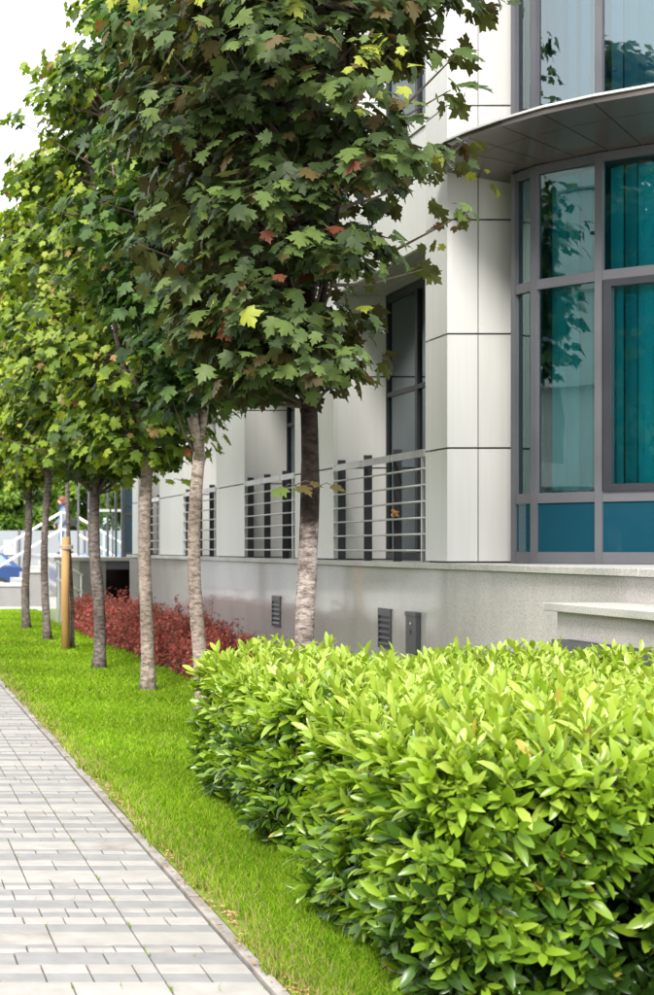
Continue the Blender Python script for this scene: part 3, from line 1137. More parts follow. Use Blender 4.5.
# ------------------------------------------------------------------ terrace, stairs and entrance at the far end
ter = thing('terrace', (6, 34, 0), 'raised granite terrace with dark underpass at the building corner', 'terrace')
MB().box(3.66, 14, 31.5, 33.2, 1.33, 1.405).build('deck', M['stone'], ter)
MB().box(5.15, 14, 33.202, 52, 1.33, 1.405).build('deck', M['stone'], ter)
MB().box(5.2, 5.3, 33.7, 51.9, -.05, 1.329).build('wall', M['granite'], ter)
MB().box(3.72, 4.2, 31.6, 31.9, -.05, 1.33).build('wall', M['granite'], ter)
MB().box(4.2, 4.75, 31.55, 31.9, -.05, 1.329).build('pier', M['granite_grey'], ter)
MB().box(3.72, 3.85, 31.9, 33.1, -.05, 1.329).build('wall', M['granite'], ter)
MB().box(4.75, 5.6, 31.58, 31.66, 1.15, 1.325).build('lintel', M['frame'], ter)
MB().box(5.27, 5.6, 31.5, 31.58, 1.08, 1.325).build('pier', M['granite_grey'], ter)
m = MB().box(4.752, 6.2, 33.5, 33.6, -.05, 1.32).box(4.7, 4.75, 31.9, 33.5, -.05, 1.32).box(6.2, 6.25, 30.95, 33.6, -.05, 1.32)
m.build('underpass', M['dark'], ter)

ves = thing('glass_entrance', (5.6, 34, 1.4), 'glass entrance with blue panels and grey mullions on the terrace', 'entrance')
MB().box(5.25, 5.95, 32.2, 32.24, 1.41, 6.5).build('blue_panel', M['spandrel'], ves)
for z in (1.44, 2.3, 4.2):
    MB().box(5.235, 6.0, 32.17, 32.199, z, z + .07).build('transom', M['frame'], ves)
MB().box(5.18, 5.248, 32.16, 32.25, 1.406, 6.5).build('mullion', M['frame'], ves)
MB().box(5.86, 5.94, 32.15, 32.196, 1.515, 2.299).build('mullion', M['frame'], ves)
for yv in (33.2, 34.4, 35.8, 37.5, 39.5):
    MB().box(5.2, 5.25, yv, yv + .06, 1.406, 5.5).build('mullion', M['frame'], ves)
for yv, yw in ((32.25, 33.2), (33.26, 34.4), (34.46, 35.8), (35.86, 37.5), (37.56, 39.5)):
    MB().poly([(5.225, yv, 1.41), (5.225, yw, 1.41), (5.225, yw, 5.5), (5.225, yv, 5.5)]).build('pane', M['glass_clear'], ves)
MB().box(5.15, 8, 32.25, 39.6, 5.5, 5.65).build('canopy', M['frame'], ves)

bal = thing('glass_balustrade', (5.0, 36, 1.4), 'clear glass balustrade with white handrail on the terrace edge', 'balustrade')
for k, xb in enumerate((4.74, 4.95, 5.16)):
    MB().box(xb, xb + .03, 34.0, 34.03, 1.406, 2.42).build('post', M['frame'], bal)
MB().box(4.73, 5.2, 33.98, 34.05, 2.42, 2.48).build('handrail', M['white_paint'], bal)
MB().poly([(4.77, 34.015, 1.42), (5.16, 34.015, 1.42), (5.16, 34.015, 2.42), (4.77, 34.015, 2.42)]).build('pane', M['glass_clear'], bal)

st = thing('stair', (3.5, 43, 0), 'stone stair with two white handrails rising to the terrace', 'stair')
XT = 5.15
for k in range(8):
    zt = 1.40 - .175 * (k + 1)
    xa = XT - .29 * (k + 1)
    if zt > 0.02:
        MB().box(xa, xa + .30, 42.3, 46, -.05, zt).build('step', M['stone'], st)
for dz in (1.20, .72):
    zt = 1.40 + dz
    MB().tube([(XT + .1, 42.25, zt - .02), (XT - .05, 42.25, zt), (XT - 2.9, 42.25, zt - 1.71)], .038, 8).build('handrail', M['white_paint'], st, True)
for xs in (.05, 1.0, 1.95):
    MB().tube([(XT - xs, 42.25, 1.3 - xs * .6), (XT - xs, 42.25, 2.6 - xs * .6)], .02, 8).build('post', M['white_paint'], st)
cb = thing('granite_block', (3.7, 41, 0), 'low granite stair cheek wall with a white stone cap', 'wall')
MB().box(2.9, 3.95, 41.0, 41.9, -.05, .55).build('wall_core', M['granite_grey'], cb)
MB().box(2.86, 3.98, 40.96, 41.95, .552, .63).build('cap', M['stone'], cb)
MB().box(3.99, 4.62, 41.2, 42.0, -.05, .92).build('wall_core', M['granite_grey'], cb)
MB().box(3.985, 4.66, 41.15, 42.05, .922, 1.0).build('cap', M['stone'], cb)
lr = thing('rail_reflection', (4.0, 31.3, 0), 'white bars modelled as the handrail reflection in the terrace wall', 'handrail')  # solid bars stand in for a handrail's reflection in the polished granite
for dz in (0, -.36):
    MB().tube([(3.68, 31.2, 1.33 + dz), (4.22, 31.2, 1.03 + dz)], .022, 8).build('rail', M['white_paint'], lr, True)
for xs, z in ((3.72, 1.30), (4.18, 1.05)):
    MB().tube([(xs, 31.2, -.02), (xs, 31.2, z)], .018, 8).build('post', M['white_paint'], lr, True)

fen = thing('panel_fence', (2, 56, 0), 'pale grey panel fence behind the stair and the blue car', 'fence')
xk = -14.0
while xk < 12:
    if not (5.3 < xk < 5.4):
        MB().box(xk + .04, xk + 2.36, 56, 56.06, -.05, 2.25).build('fence_panel', M['fence'], fen)
    MB().box(xk - .04, xk + .04, 55.97, 56.09, -.05, 2.30).build('post', M['frame'], fen)
    xk += 2.4
sg = thing('placard', (4.8, 55.9, 1.7), 'small white placard with blue and red marks fixed to the grey fence', 'sign')
MB().box(4.62, 5.06, 55.93, 55.95, 1.36, 1.88).build('board', M['sign'], sg)
MB().box(4.68, 4.86, 55.925, 55.929, 1.56, 1.80).build('mark', M['signblue'], sg)
MB().box(4.89, 5.0, 55.925, 55.929, 1.60, 1.78).build('mark', M['signred'], sg)
MB().box(4.68, 5.0, 55.925, 55.929, 1.43, 1.49).build('mark', M['signblue'], sg)

# blue car, side on, its rear towards the stair
def car():
    c = thing('parked_car', (2.7, 50.4, -.004), 'blue parked car in front of the pale grey fence', 'car')
    x0, L = .55, 4.3
    prof = [(0.0, .45), (.02, .70), (.14, .86), (.9, .98), (1.35, 1.02), (4.1, .99), (4.24, .84), (4.3, .55), (4.26, .34), (.05, .30)]
    m = MB()
    secs = [(-.86, .93), (-.80, 1.0), (.80, 1.0), (.86, .93)]
    n = len(prof)
    for (yo, k) in secs:
        for (px, pz) in prof:
            m.v.append((x0 + L / 2 + (px - L / 2) * (1 if k == 1 else .985), 50.4 + yo, .3 + (pz - .3) * k))
    for s in range(3):
        for i in range(n):
            j = (i + 1) % n
            m.f.append((s * n + i, s * n + j, (s + 1) * n + j, (s + 1) * n + i))
    m.f.append(tuple(range(n)))
    m.f.append(tuple(reversed(range(3 * n, 4 * n))))
    body = m.build('body', M['carpaint'], c, bevel=.03)
    lo = [(1.15, 1.005), (4.05, .985)]
    hi = [(1.95, 1.44), (3.55, 1.42)]
    m = MB()
    P = []
    for (a, z, w) in ((lo[0][0], lo[0][1], .76), (lo[1][0], lo[1][1], .76), (hi[1][0], hi[1][1], .58), (hi[0][0], hi[0][1], .58)):
        P.append(((x0 + a, 50.4 - w, z), (x0 + a, 50.4 + w, z)))
    m.poly([P[3][0], P[2][0], P[2][1], P[3][1]])
    m.poly([p[0] for p in P]); m.poly([p[1] for p in reversed(P)])
    m.poly([P[0][0], P[3][0], P[3][1], P[0][1]]); m.poly([P[2][0], P[1][0], P[1][1], P[2][1]])
    m.build('cabin', M['carpaint'], c)
    def side(u, v, s):
        a = Vector(P[0][s]).lerp(Vector(P[1][s]), u)
        b = Vector(P[3][s]).lerp(Vector(P[2][s]), u)
        q = a.lerp(b, v)
        q.y += -.006 if s == 0 else .006
        return q
    for s in (0, 1):
        for (u0, u1) in ((.08, .33), (.37, .64), (.68, .93)):
            MB().poly([side(u0, .1, s), side(u1, .1, s), side(u1, .88, s), side(u0, .88, s)]).build('window', M['carglass'], c)
    for (e, f, sx) in ((0, 3, -.006), (1, 2, .006)):
        q = [Vector(P[e][0]).lerp(Vector(P[f][0]), .1), Vector(P[e][1]).lerp(Vector(P[f][1]), .1),
             Vector(P[e][1]).lerp(Vector(P[f][1]), .9), Vector(P[e][0]).lerp(Vector(P[f][0]), .9)]
        MB().poly([(p.x + sx, p.y * .93 + 50.4 * .07, p.z + .006) for p in q]).build('windscreen', M['carglass'], c)
    for xw in (.85, 3.45):
        for s in (-1, 1):
            yw = 50.4 + s * .78
            w = MB().tube([(x0 + xw, yw - .1, .31), (x0 + xw, yw + .1, .31)], .31, 20).build('wheel', M['tyre'], c)
            MB().tube([(x0 + xw, yw + s * .095, .31), (x0 + xw, yw + s * .112, .31)], .19, 16).build('rim', M['steel'], w)
    for s in (-1, 1):
        MB().box(x0 + 4.2, x0 + 4.285, 50.4 + s * .7 - .11, 50.4 + s * .7 + .11, .66, .84).build('tail_light', M['lamp'], c)
        MB().box(x0 + .06, x0 + .16, 50.4 + s * .68 - .13, 50.4 + s * .68 + .13, .64, .78).build('headlight', M['flash'], c)


car()


# ------------------------------------------------------------------ person on the terrace
def skin_mesh(name, verts, edges, radii, mat, parent, root=0, sub=2):
    me = bpy.data.meshes.new(name)
    me.from_pydata(verts, edges, [])
    o = link(name, me, parent)
    sm = o.modifiers.new('skin', 'SKIN')
    sm.use_smooth_shade = True
    for i, r in enumerate(radii):
        rr = r if isinstance(r, tuple) else (r, r)
        me.skin_vertices[0].data[i].radius = rr
        me.skin_vertices[0].data[i].use_root = (i == root)
    s = o.modifiers.new('sub', 'SUBSURF')
    s.levels = s.render_levels = sub
    me.materials.append(mat)
    return o


def person(x, y, z):
    """woman walking to the left along the terrace, seen from the side"""
    p = thing('person', (x, y, z), 'person with auburn hair in grey coat and jeans walking on terrace', 'person')
    def P(a, b, c):
        return (x - a, y + b, z + c)          # a: forward (to the left in view)
    V = [P(0, 0, .92), P(.01, 0, 1.08), P(.015, 0, 1.26), P(.01, 0, 1.40), P(.02, 0, 1.48), P(.05, 0, 1.56), P(.06, 0, 1.64),
         P(.0, -.09, .86), P(.10, -.09, .50), P(.02, -.09, .09), P(.16, -.09, .04),
         P(.0, .09, .86), P(.04, .09, .50), P(-.24, .09, .13), P(-.14, .09, .05),
         P(.0, -.18, 1.37), P(-.06, -.23, 1.10), P(.10, -.23, .90), P(.13, -.22, .83),
         P(.0, .18, 1.37), P(.03, .23, 1.10), P(.20, .22, .93), P(.24, .21, .87)]
    E = [(0, 1), (1, 2), (2, 3), (3, 4), (4, 5), (5, 6), (0, 7), (7, 8), (8, 9), (9, 10), (0, 11), (11, 12), (12, 13), (13, 14),
         (3, 15), (15, 16), (16, 17), (17, 18), (3, 19), (19, 20), (20, 21), (21, 22)]
    Rr = [(.12, .15), (.105, .13), (.115, .15), (.10, .13), .055, (.08, .07), (.085, .075), .085, .06, .042, .035, .085, .06, .042, .035,
          .055, .045, .035, .03, .055, .045, .035, .03]
    skin_mesh('body', V, E, Rr, M['jeans'], p)
    # face, hair, coat, shoes, hands, bag
    MB().ball(P(.065, 0, 1.60), (.088, .072, .115), 16, 12).ball(P(.152, 0, 1.59), (.018, .014, .026), 8, 6).build('head', M['skin'], p, True)
    h = MB()
    h.ball(P(.03, 0, 1.645), (.115, .10, .105), 14, 10).ball(P(-.03, 0, 1.57), (.085, .095, .10), 14, 10)
    h.build('hair', M['hair'], p, True)
    c = MB()
    prof = [(.74, .17, .19), (.86, .165, .19), (.98, .145, .175), (1.10, .125, .15), (1.24, .135, .18), (1.34, .125, .20), (1.42, .085, .14), (1.47, .065, .075)]
    k = 16
    for (pz, rx, ry) in prof:
        for j in range(k):
            t = 2 * math.pi * j / k
            c.v.append(P(rx * math.cos(t) * (1 + .06 * math.sin(3 * t)) - .005, ry * math.sin(t), pz))
    for i in range(len(prof) - 1):
        for j in range(k):
            a, b = i * k + j, i * k + (j + 1) % k
            c.f.append((a, b, b + k, a + k))
    c.build('coat', M['coat'], p, True)
    for s, el, wr in ((-1, P(-.06, -.235, 1.10), P(.10, -.235, .91)), (1, P(.03, .235, 1.10), P(.20, .225, .94))):
        MB().tube([P(0, s * .17, 1.385), el, wr], [.072, .06, .048], 10).build('sleeve', M['coat'], p, True)
    for s, wr in ((-1, (.12, -.232, .86)), (1, (.225, .218, .895))):
        hd = MB().ball(P(*wr), (.03, .018, .045), 10, 8)
        for q in range(4):
            a = P(wr[0] - .018 + .013 * q, wr[1], wr[2] - .03)
            hd.tube([a, (a[0] - .004, a[1], a[2] - .035), (a[0] - .012, a[1], a[2] - .062 + .004 * abs(q - 1.5))], [.009, .008, .006], 6)
        a = P(wr[0] + .026, wr[1], wr[2] + .005)
        hd.tube([a, (a[0] - .018, a[1], a[2] - .028), (a[0] - .02, a[1], a[2] - .05)], [.01, .009, .007], 6)
        hd.build('hand', M['skin'], p, True)
    for (fa, fb, fz) in ((.07, -.09, .045), (-.20, .09, .075)):
        MB().ball(P(fa, fb, fz), (.135, .05, .045), 12, 8).build('shoe', M['black'], p, True)
    b = MB().box(x + .12, x + .36, y - .29, y - .20, z + .86, z + 1.06).build('bag', M['black'], p, bevel=.02)
    MB().tube([P(-.16, -.24, 1.05), P(-.06, -.20, 1.42), P(.02, -.10, 1.45), P(-.3, -.24, 1.05)], .012, 6).build('strap', M['black'], b)
    MB().ball(P(.04, 0, 1.475), (.105, .10, .075), 12, 8).build('scarf', M['black'], p, True)


person(5.52, 45.2, 1.405)

# ------------------------------------------------------------------ sparrow perched on the railing
sp = thing('sparrow', (5.2, 15.1, 1.90), 'small brown sparrow perched on the steel railing bar', 'bird')
bz = 1.575 + 2 * .157 + .0105
ax = Matrix.Rotation(R(-22), 3, 'X')
b = MB()
yb0 = 15.15
b.ball((5.202, yb0, bz + .045), (.028, .05, .03), 14, 10, ax).ball((5.2, yb0 + .045, bz + .078), (.02, .023, .021), 12, 8)
b.tube([(5.202, yb0 - .035, bz + .035), (5.202, yb0 - .10, bz + .018)], [.014, .009], 8)
b.build('body', M['feather'], sp, True)
MB().ball((5.19, yb0 + .012, bz + .036), (.022, .034, .022), 10, 8, ax).build('breast', M['feather2'], sp, True)
MB().tube([(5.2, yb0 + .064, bz + .078), (5.2, yb0 + .082, bz + .075)], [.007, .001], 6).build('beak', M['black'], sp)
for s in (-1, 1):
    MB().tube([(5.202 + s * .009, yb0, bz + .02), (5.202 + s * .009, yb0 + .004, bz)], .0025, 5).build('leg', M['black'], sp)
    MB().ball((5.202 + s * .022, yb0 - .01, bz + .05), (.009, .045, .02), 10, 6, ax).build('wing', M['feather'], sp, True)


# ------------------------------------------------------------------ trees
def trunk_path(x, y, z1, lean=(0, 0), wob=.035, n=14):
    pts = []
    a, b = random.random() * 6, random.random() * 6
    for i in range(n):
        t = i / (n - 1)
        pts.append(Vector((x + lean[0] * t + wob * (math.sin(t * 5 + a) - math.sin(a)), y + lean[1] * t + wob * math.sin(t * 4 + b), -.03 + (z1 + .03) * t)))
    return pts


def tree(x, y, dia, zf, z0, z1, RR, ncl, per, size, pal, weights, bark, leafm, label, group='maple trees along the lawn', lean=(0, 0),
         singles=300, low=False, fork=True, seed=1, squash=(1, 1), tip=None, gaps=(), inner=.25, shift=0.0, flat=.19, lumpy=.20, stray=0):
    """zf fork height, z0..z1 crown, RR crown radius"""
    global rng
    random.seed(seed)
    rng = np.random.default_rng(seed)
    t = thing('maple_tree', (x, y, 0), label, 'tree', group)
    tp = trunk_path(x, y, zf, lean)
    n = len(tp)
    rad = [dia * .465 * (1.0 - .18 * i / (n - 1)) for i in range(n)]
    rad[0] *= 1.42
    rad[1] *= 1.10
    for q_ in (random.randint(3, n - 4), random.randint(3, n - 4)):
        rad[q_] *= 1.07
    # knots
    MB().tube(tp, rad, 16, jit=.10).build('trunk', bark, t, True)
    top = tp[-1]
    ax = np.array([top.x + shift, top.y])
    limbs = []
    nl = 5 if fork else 4
    for k in range(nl):
        a = 2 * math.pi * (k + random.random() * .5) / nl
        e = Vector((ax[0] + RR * .45 * math.cos(a), ax[1] + RR * .45 * math.sin(a), z0 + (z1 - z0) * random.uniform(.45, .75)))
        if k == 0:
            e = Vector((ax[0], ax[1], z1 - .5))
        q = []
        for i in range(8):
            s = i / 7
            out = s ** .75
            pz = top.z - .06 + (e.z - top.z) * s
            q.append(Vector((top.x + (e.x - top.x) * out + .03 * math.sin(7 * s + k), top.y + (e.y - top.y) * out + .03 * math.cos(6 * s + k), pz)))
        r0 = dia / 2 * (.72 if k == 0 else .5)
        MB().tube(q, [r0 * (1 - .8 * i / 7) for i in range(8)], 10, jit=.08).build('limb', bark, t, True)
        limbs.append(q)
    # clusters of leaves
    cl = []
    tries = 0
    lump = [(random.random() * 6.3, random.uniform(1, 3.5), random.random() * 6.3) for _ in range(4)]
    while len(cl) < ncl and tries < ncl * 30:
        tries += 1
        u = random.random()
        z = z0 + (z1 - z0) * u
        prof = min(1, (math.sin(math.pi * min(.999, max(.001, u * .93 + .055))) ** .55)) * (1.0 - .12 * u)
        a = random.random() * 2 * math.pi
        l = sum(math.sin(k_ * a * 1.0 + p1 + 2.2 * z * (i + 1) * .5 + p2) for i, (p1, k_, p2) in enumerate([(p, round(k), q_) for p, k, q_ in lump])) / 4
        r = RR * prof * (1 + lumpy * l)
        f = 1 - random.random() ** 2 * .45 if random.random() > inner else random.uniform(.15, .6)
        c = np.array([ax[0] + math.cos(a) * r * f * squash[0], ax[1] + math.sin(a) * r * f * squash[1], z + random.uniform(-.1, .1)])
        if any(((c[0] - gx) ** 2 + (c[2] - gz) ** 2) < gr ** 2 and c[1] < y + .5 for gx, gz, gr in gaps):
            continue
        cl.append((c, f))
    for k in range(stray):                       # single shoots that stick out of the crown
        a = random.uniform(-1.3, .7) if k % 3 else random.uniform(2.2, 4.0)
        z = z0 + (z1 - z0) * random.uniform(.08, .68)
        cl.append((np.array([ax[0] + math.cos(a) * RR * 1.14, ax[1] + math.sin(a) * RR * 1.05, z + .1]), 2.0))
    tw = MB()
    P, N, T, S, CI = [], [], [], [], []
    W = np.array(weights, float)
    for c, f in cl:
        q = random.choice(limbs)
        j = min(range(8), key=lambda i: abs(q[i].z - (c[2] - .35)) + random.random() * .3)
        s0 = q[j]
        cv = Vector(c)
        mid = s0.lerp(cv, .55) + Vector((0, 0, -.06))
        tw.tube([s0, mid, cv], [.016, .011, .004], 5, cap=False)
        m_ = int(per * random.uniform(.6, 1.4)) if f < 1.5 else 11
        dirs = rand_dir(m_)
        rr = rng.random((m_, 1)) ** .45
        sc = random.uniform(.8, 1.25) if f < 1.5 else .55
        offs = dirs * rr * np.array([.49 - flat, .49 - flat, flat]) * sc
        pos = c + offs
        rad_ = pos - np.array([ax[0], ax[1], pos[:, 2].mean() - .25])
        rad_[:, 2] *= .35
        o = unit(unit(rad_) * .9 + unit(offs) * .6)
        N.append(unit(o * .75 + np.array([0, 0, .62]) + rng.normal(0, .36, (m_, 3))))
        T.append(o * .9 + np.array([0, 0, -.55]) + rng.normal(0, .45, (m_, 3)))
        P.append(pos)
        ww = W.copy()
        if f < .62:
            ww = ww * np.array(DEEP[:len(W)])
        young = f >= .62 and random.random() < (tip if tip is not None else .12)
        ww[4:] *= np.array([.12, .12, .5])
        ww /= ww.sum()
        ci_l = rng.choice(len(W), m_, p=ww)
        s_l = size * rng.uniform(.68, 1.22, m_)
        if young:                                   # fresh small leaves at the end of a shoot
            e = o.mean(0) * .16 + np.array([0, 0, .20])
            k_ = max(5, int(m_ * .42))
            sel = rng.choice(m_, k_, replace=False)
            P[-1][sel] = c + e + rng.normal(0, .075, (k_, 3))
            ci_l[sel] = rng.choice([2, 3, 4, 5], k_, p=[.2, .2, .5, .1])
            s_l[sel] *= rng.uniform(.45, .8, k_)
        CI.append(ci_l)
        S.append(s_l)
    tag(tw.build('twigs', M['twig'], t), kind='stuff')
    P, N, T, S, CI = map(np.concatenate, (P, N, T, S, CI))
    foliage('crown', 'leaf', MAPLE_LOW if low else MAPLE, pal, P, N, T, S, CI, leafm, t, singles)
    return t


DEEP = [4, .8, .3, 1.2, .0, .0, .0]  # weights inner clusters to dark leaves, painting in the crown's inner shade
TIPS = [.3, .6, 1.2, .6, 9, 5, 3]
# palettes: dark, mid, light, bronze/olive, young yellow-green, peach, red
PAL1 = [(.032, .054, .016), (.064, .104, .027), (.108, .158, .040), (.105, .082, .030), (.32, .36, .05), (.28, .13, .04), (.14, .045, .025)]
PAL2 = [(.024, .054, .014), (.060, .120, .026), (.10, .175, .036), (.13, .17, .035), (.26, .34, .045), (.22, .15, .05), (.12, .07, .03)]
PAL3 = [(.040, .080, .013), (.125, .20, .024), (.23, .32, .04), (.30, .35, .045), (.29, .365, .05), (.34, .22, .09), (.30, .12, .05)]
PAL4 = [(.052, .098, .013), (.17, .26, .026), (.29, .39, .04), (.35, .41, .045), (.31, .385, .055), (.36, .24, .10), (.22, .12, .04)]
XT_ = 2.88
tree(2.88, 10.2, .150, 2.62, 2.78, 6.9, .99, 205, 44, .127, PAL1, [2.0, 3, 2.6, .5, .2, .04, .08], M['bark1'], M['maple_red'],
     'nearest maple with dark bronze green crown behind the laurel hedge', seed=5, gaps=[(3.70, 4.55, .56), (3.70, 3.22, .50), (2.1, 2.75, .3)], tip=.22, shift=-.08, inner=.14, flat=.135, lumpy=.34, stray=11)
tree(2.88, 13.4, .138, 2.45, 2.98, 7.6, 1.0, 220, 36, .132, PAL2, [3, 3, 1.6, .35, .12, .03, .03], M['bark2'], M['maple'],
     'second nearest maple with deep green crown and forked pale trunk', seed=8, tip=.08, shift=.03, inner=.16, flat=.15, lumpy=.28, stray=8)
tree(2.97, 16.66, .165, 2.75, 2.66, 8.2, 1.25, 240, 34, .138, PAL3, [2, 3, 2, .5, .5, .15, .05], M['bark2'], M['maple'],
     'maple with pale pinkish trunk, third from the laurel hedge', seed=3, lean=(.05, .0), tip=.55, shift=-.08, inner=.16, flat=.15, lumpy=.28, stray=10)
tree(2.87, 19.7, .175, 2.35, 2.62, 7.6, 1.2, 220, 34, .14, PAL3, [2.4, 3, 2, .4, .5, .12, .08], M['bark3'], M['maple'],
     'grey forked maple beside the wooden stake, fourth from laurel hedge', seed=14, tip=.55, inner=.16, flat=.15, lumpy=.28, stray=10)
tree(3.0, 23.5, .075, 3.3, 3.5, 5.8, .7, 45, 24, .13, PAL4, [2, 3, 2, 1, .6, .2, .1], M['bark3'], M['maple'],
     'slender young maple tied to a round wooden stake', seed=21, low=True, singles=0)
tree(2.88, 25.8, .145, 3.0, 2.95, 7.9, 1.2, 210, 32, .16, PAL4, [2, 3, 3, 1, .8, .25, .15], M['bark3'], M['maple'],
     'slim straight maple just left of the wooden stake', seed=25, low=True, singles=0, tip=.4, inner=.18, lean=(.02, 0))
tree(2.87, 29.3, .175, 2.55, 2.9, 7.8, 1.25, 210, 32, .16, PAL4, [2, 3, 3, 1, .8, .25, .15], M['bark3'], M['maple'],
     'farthest maple of the row, at the left edge of the picture', seed=29, low=True, singles=0, tip=.35, inner=.18)

# small sprigs growing from the trunks
def sprig(x, y, z, n, size, pal, leafm, label):
    t = thing('sprig', (x, y, z), label, 'twig')
    r = MB()
    P, N, T = [], [], []
    for i in range(n):
        a = 2.4 * i + random.random()
        d = Vector((math.cos(a), -.5 + .4 * math.sin(a), random.uniform(-.2, .4))).normalized() * random.uniform(.06, .13)
        e = Vector((x, y, z)) + d
        r.tube([(x, y, z), (x + d.x * .6, y + d.y * .6, z + d.z * .6 + .02), e], [.004, .003, .002], 5)
        P.append(e); N.append((random.gauss(0, .3), -.5, .8)); T.append((d.x * 8, d.y * 4, -.5))
    r.build('stem', M['twig'], t)
    for i in range(n):
        fm = frames(np.array([N[i]]), np.array([T[i]]))[0] * size * random.uniform(.75, 1.1)
        v, tt = MAPLE[i % 5]
        c = pal[random.choice((1, 2, 3, 4))]
        V = (fm @ v.T).T + np.array(P[i])
        link('leaf', fast_mesh('leaf', V, tt, np.repeat(np.array([c]), len(v), 0), leafm), t)


sprig(2.80, 10.13, 2.02, 3, .115, PAL1, M['maple_red'], 'small bronze leafed sprig on the left of nearest maple trunk')
sprig(2.97, 10.13, 2.02, 2, .105, PAL1, M['maple_red'], 'small green leafed sprig on the right of nearest maple trunk')
sprig(2.86, 13.33, 2.55, 3, .09, PAL2, M['maple'], 'tiny green sprig at the fork of the second maple')
sprig(3.28, 16.6, 2.70, 5, .13, PAL3, M['maple'], 'hanging green sprig beside the pale third maple trunk')
sprig(3.32, 16.6, 2.35, 3, .12, PAL3, M['maple'], 'lower hanging green sprig beside the pale third maple trunk')

# wooden stake with rope
sk = thing('tree_stake', (2.87, 23.3, 0), 'round tan wooden stake supporting the slender young maple', 'stake')
MB().tube([(2.885, 23.3, -.05), (2.875, 23.3, .9), (2.885, 23.3, 1.77)], [.065, .063, .061], 16, jit=.03).build('pole', M['stakewood'], sk, True)
r = MB()
for k in range(3):
    pts = []
    for i in range(17):
        a = 2 * math.pi * i / 16
        pts.append((2.90 + .10 * math.cos(a), 23.36 + .14 * math.sin(a), 1.60 + .02 * k + .012 * math.sin(a)))
    r.tube(pts, .011, 6)
r.build('rope_tie', M['rope'], sk, True)

# ------------------------------------------------------------------ laurel hedge blocks
LPAL = [(.030, .068, .012), (.065, .140, .015), (.14, .245, .018), (.22, .345, .026), (.285, .415, .040), (.35, .455, .062), (.42, .33, .06), (.16, .09, .04)]


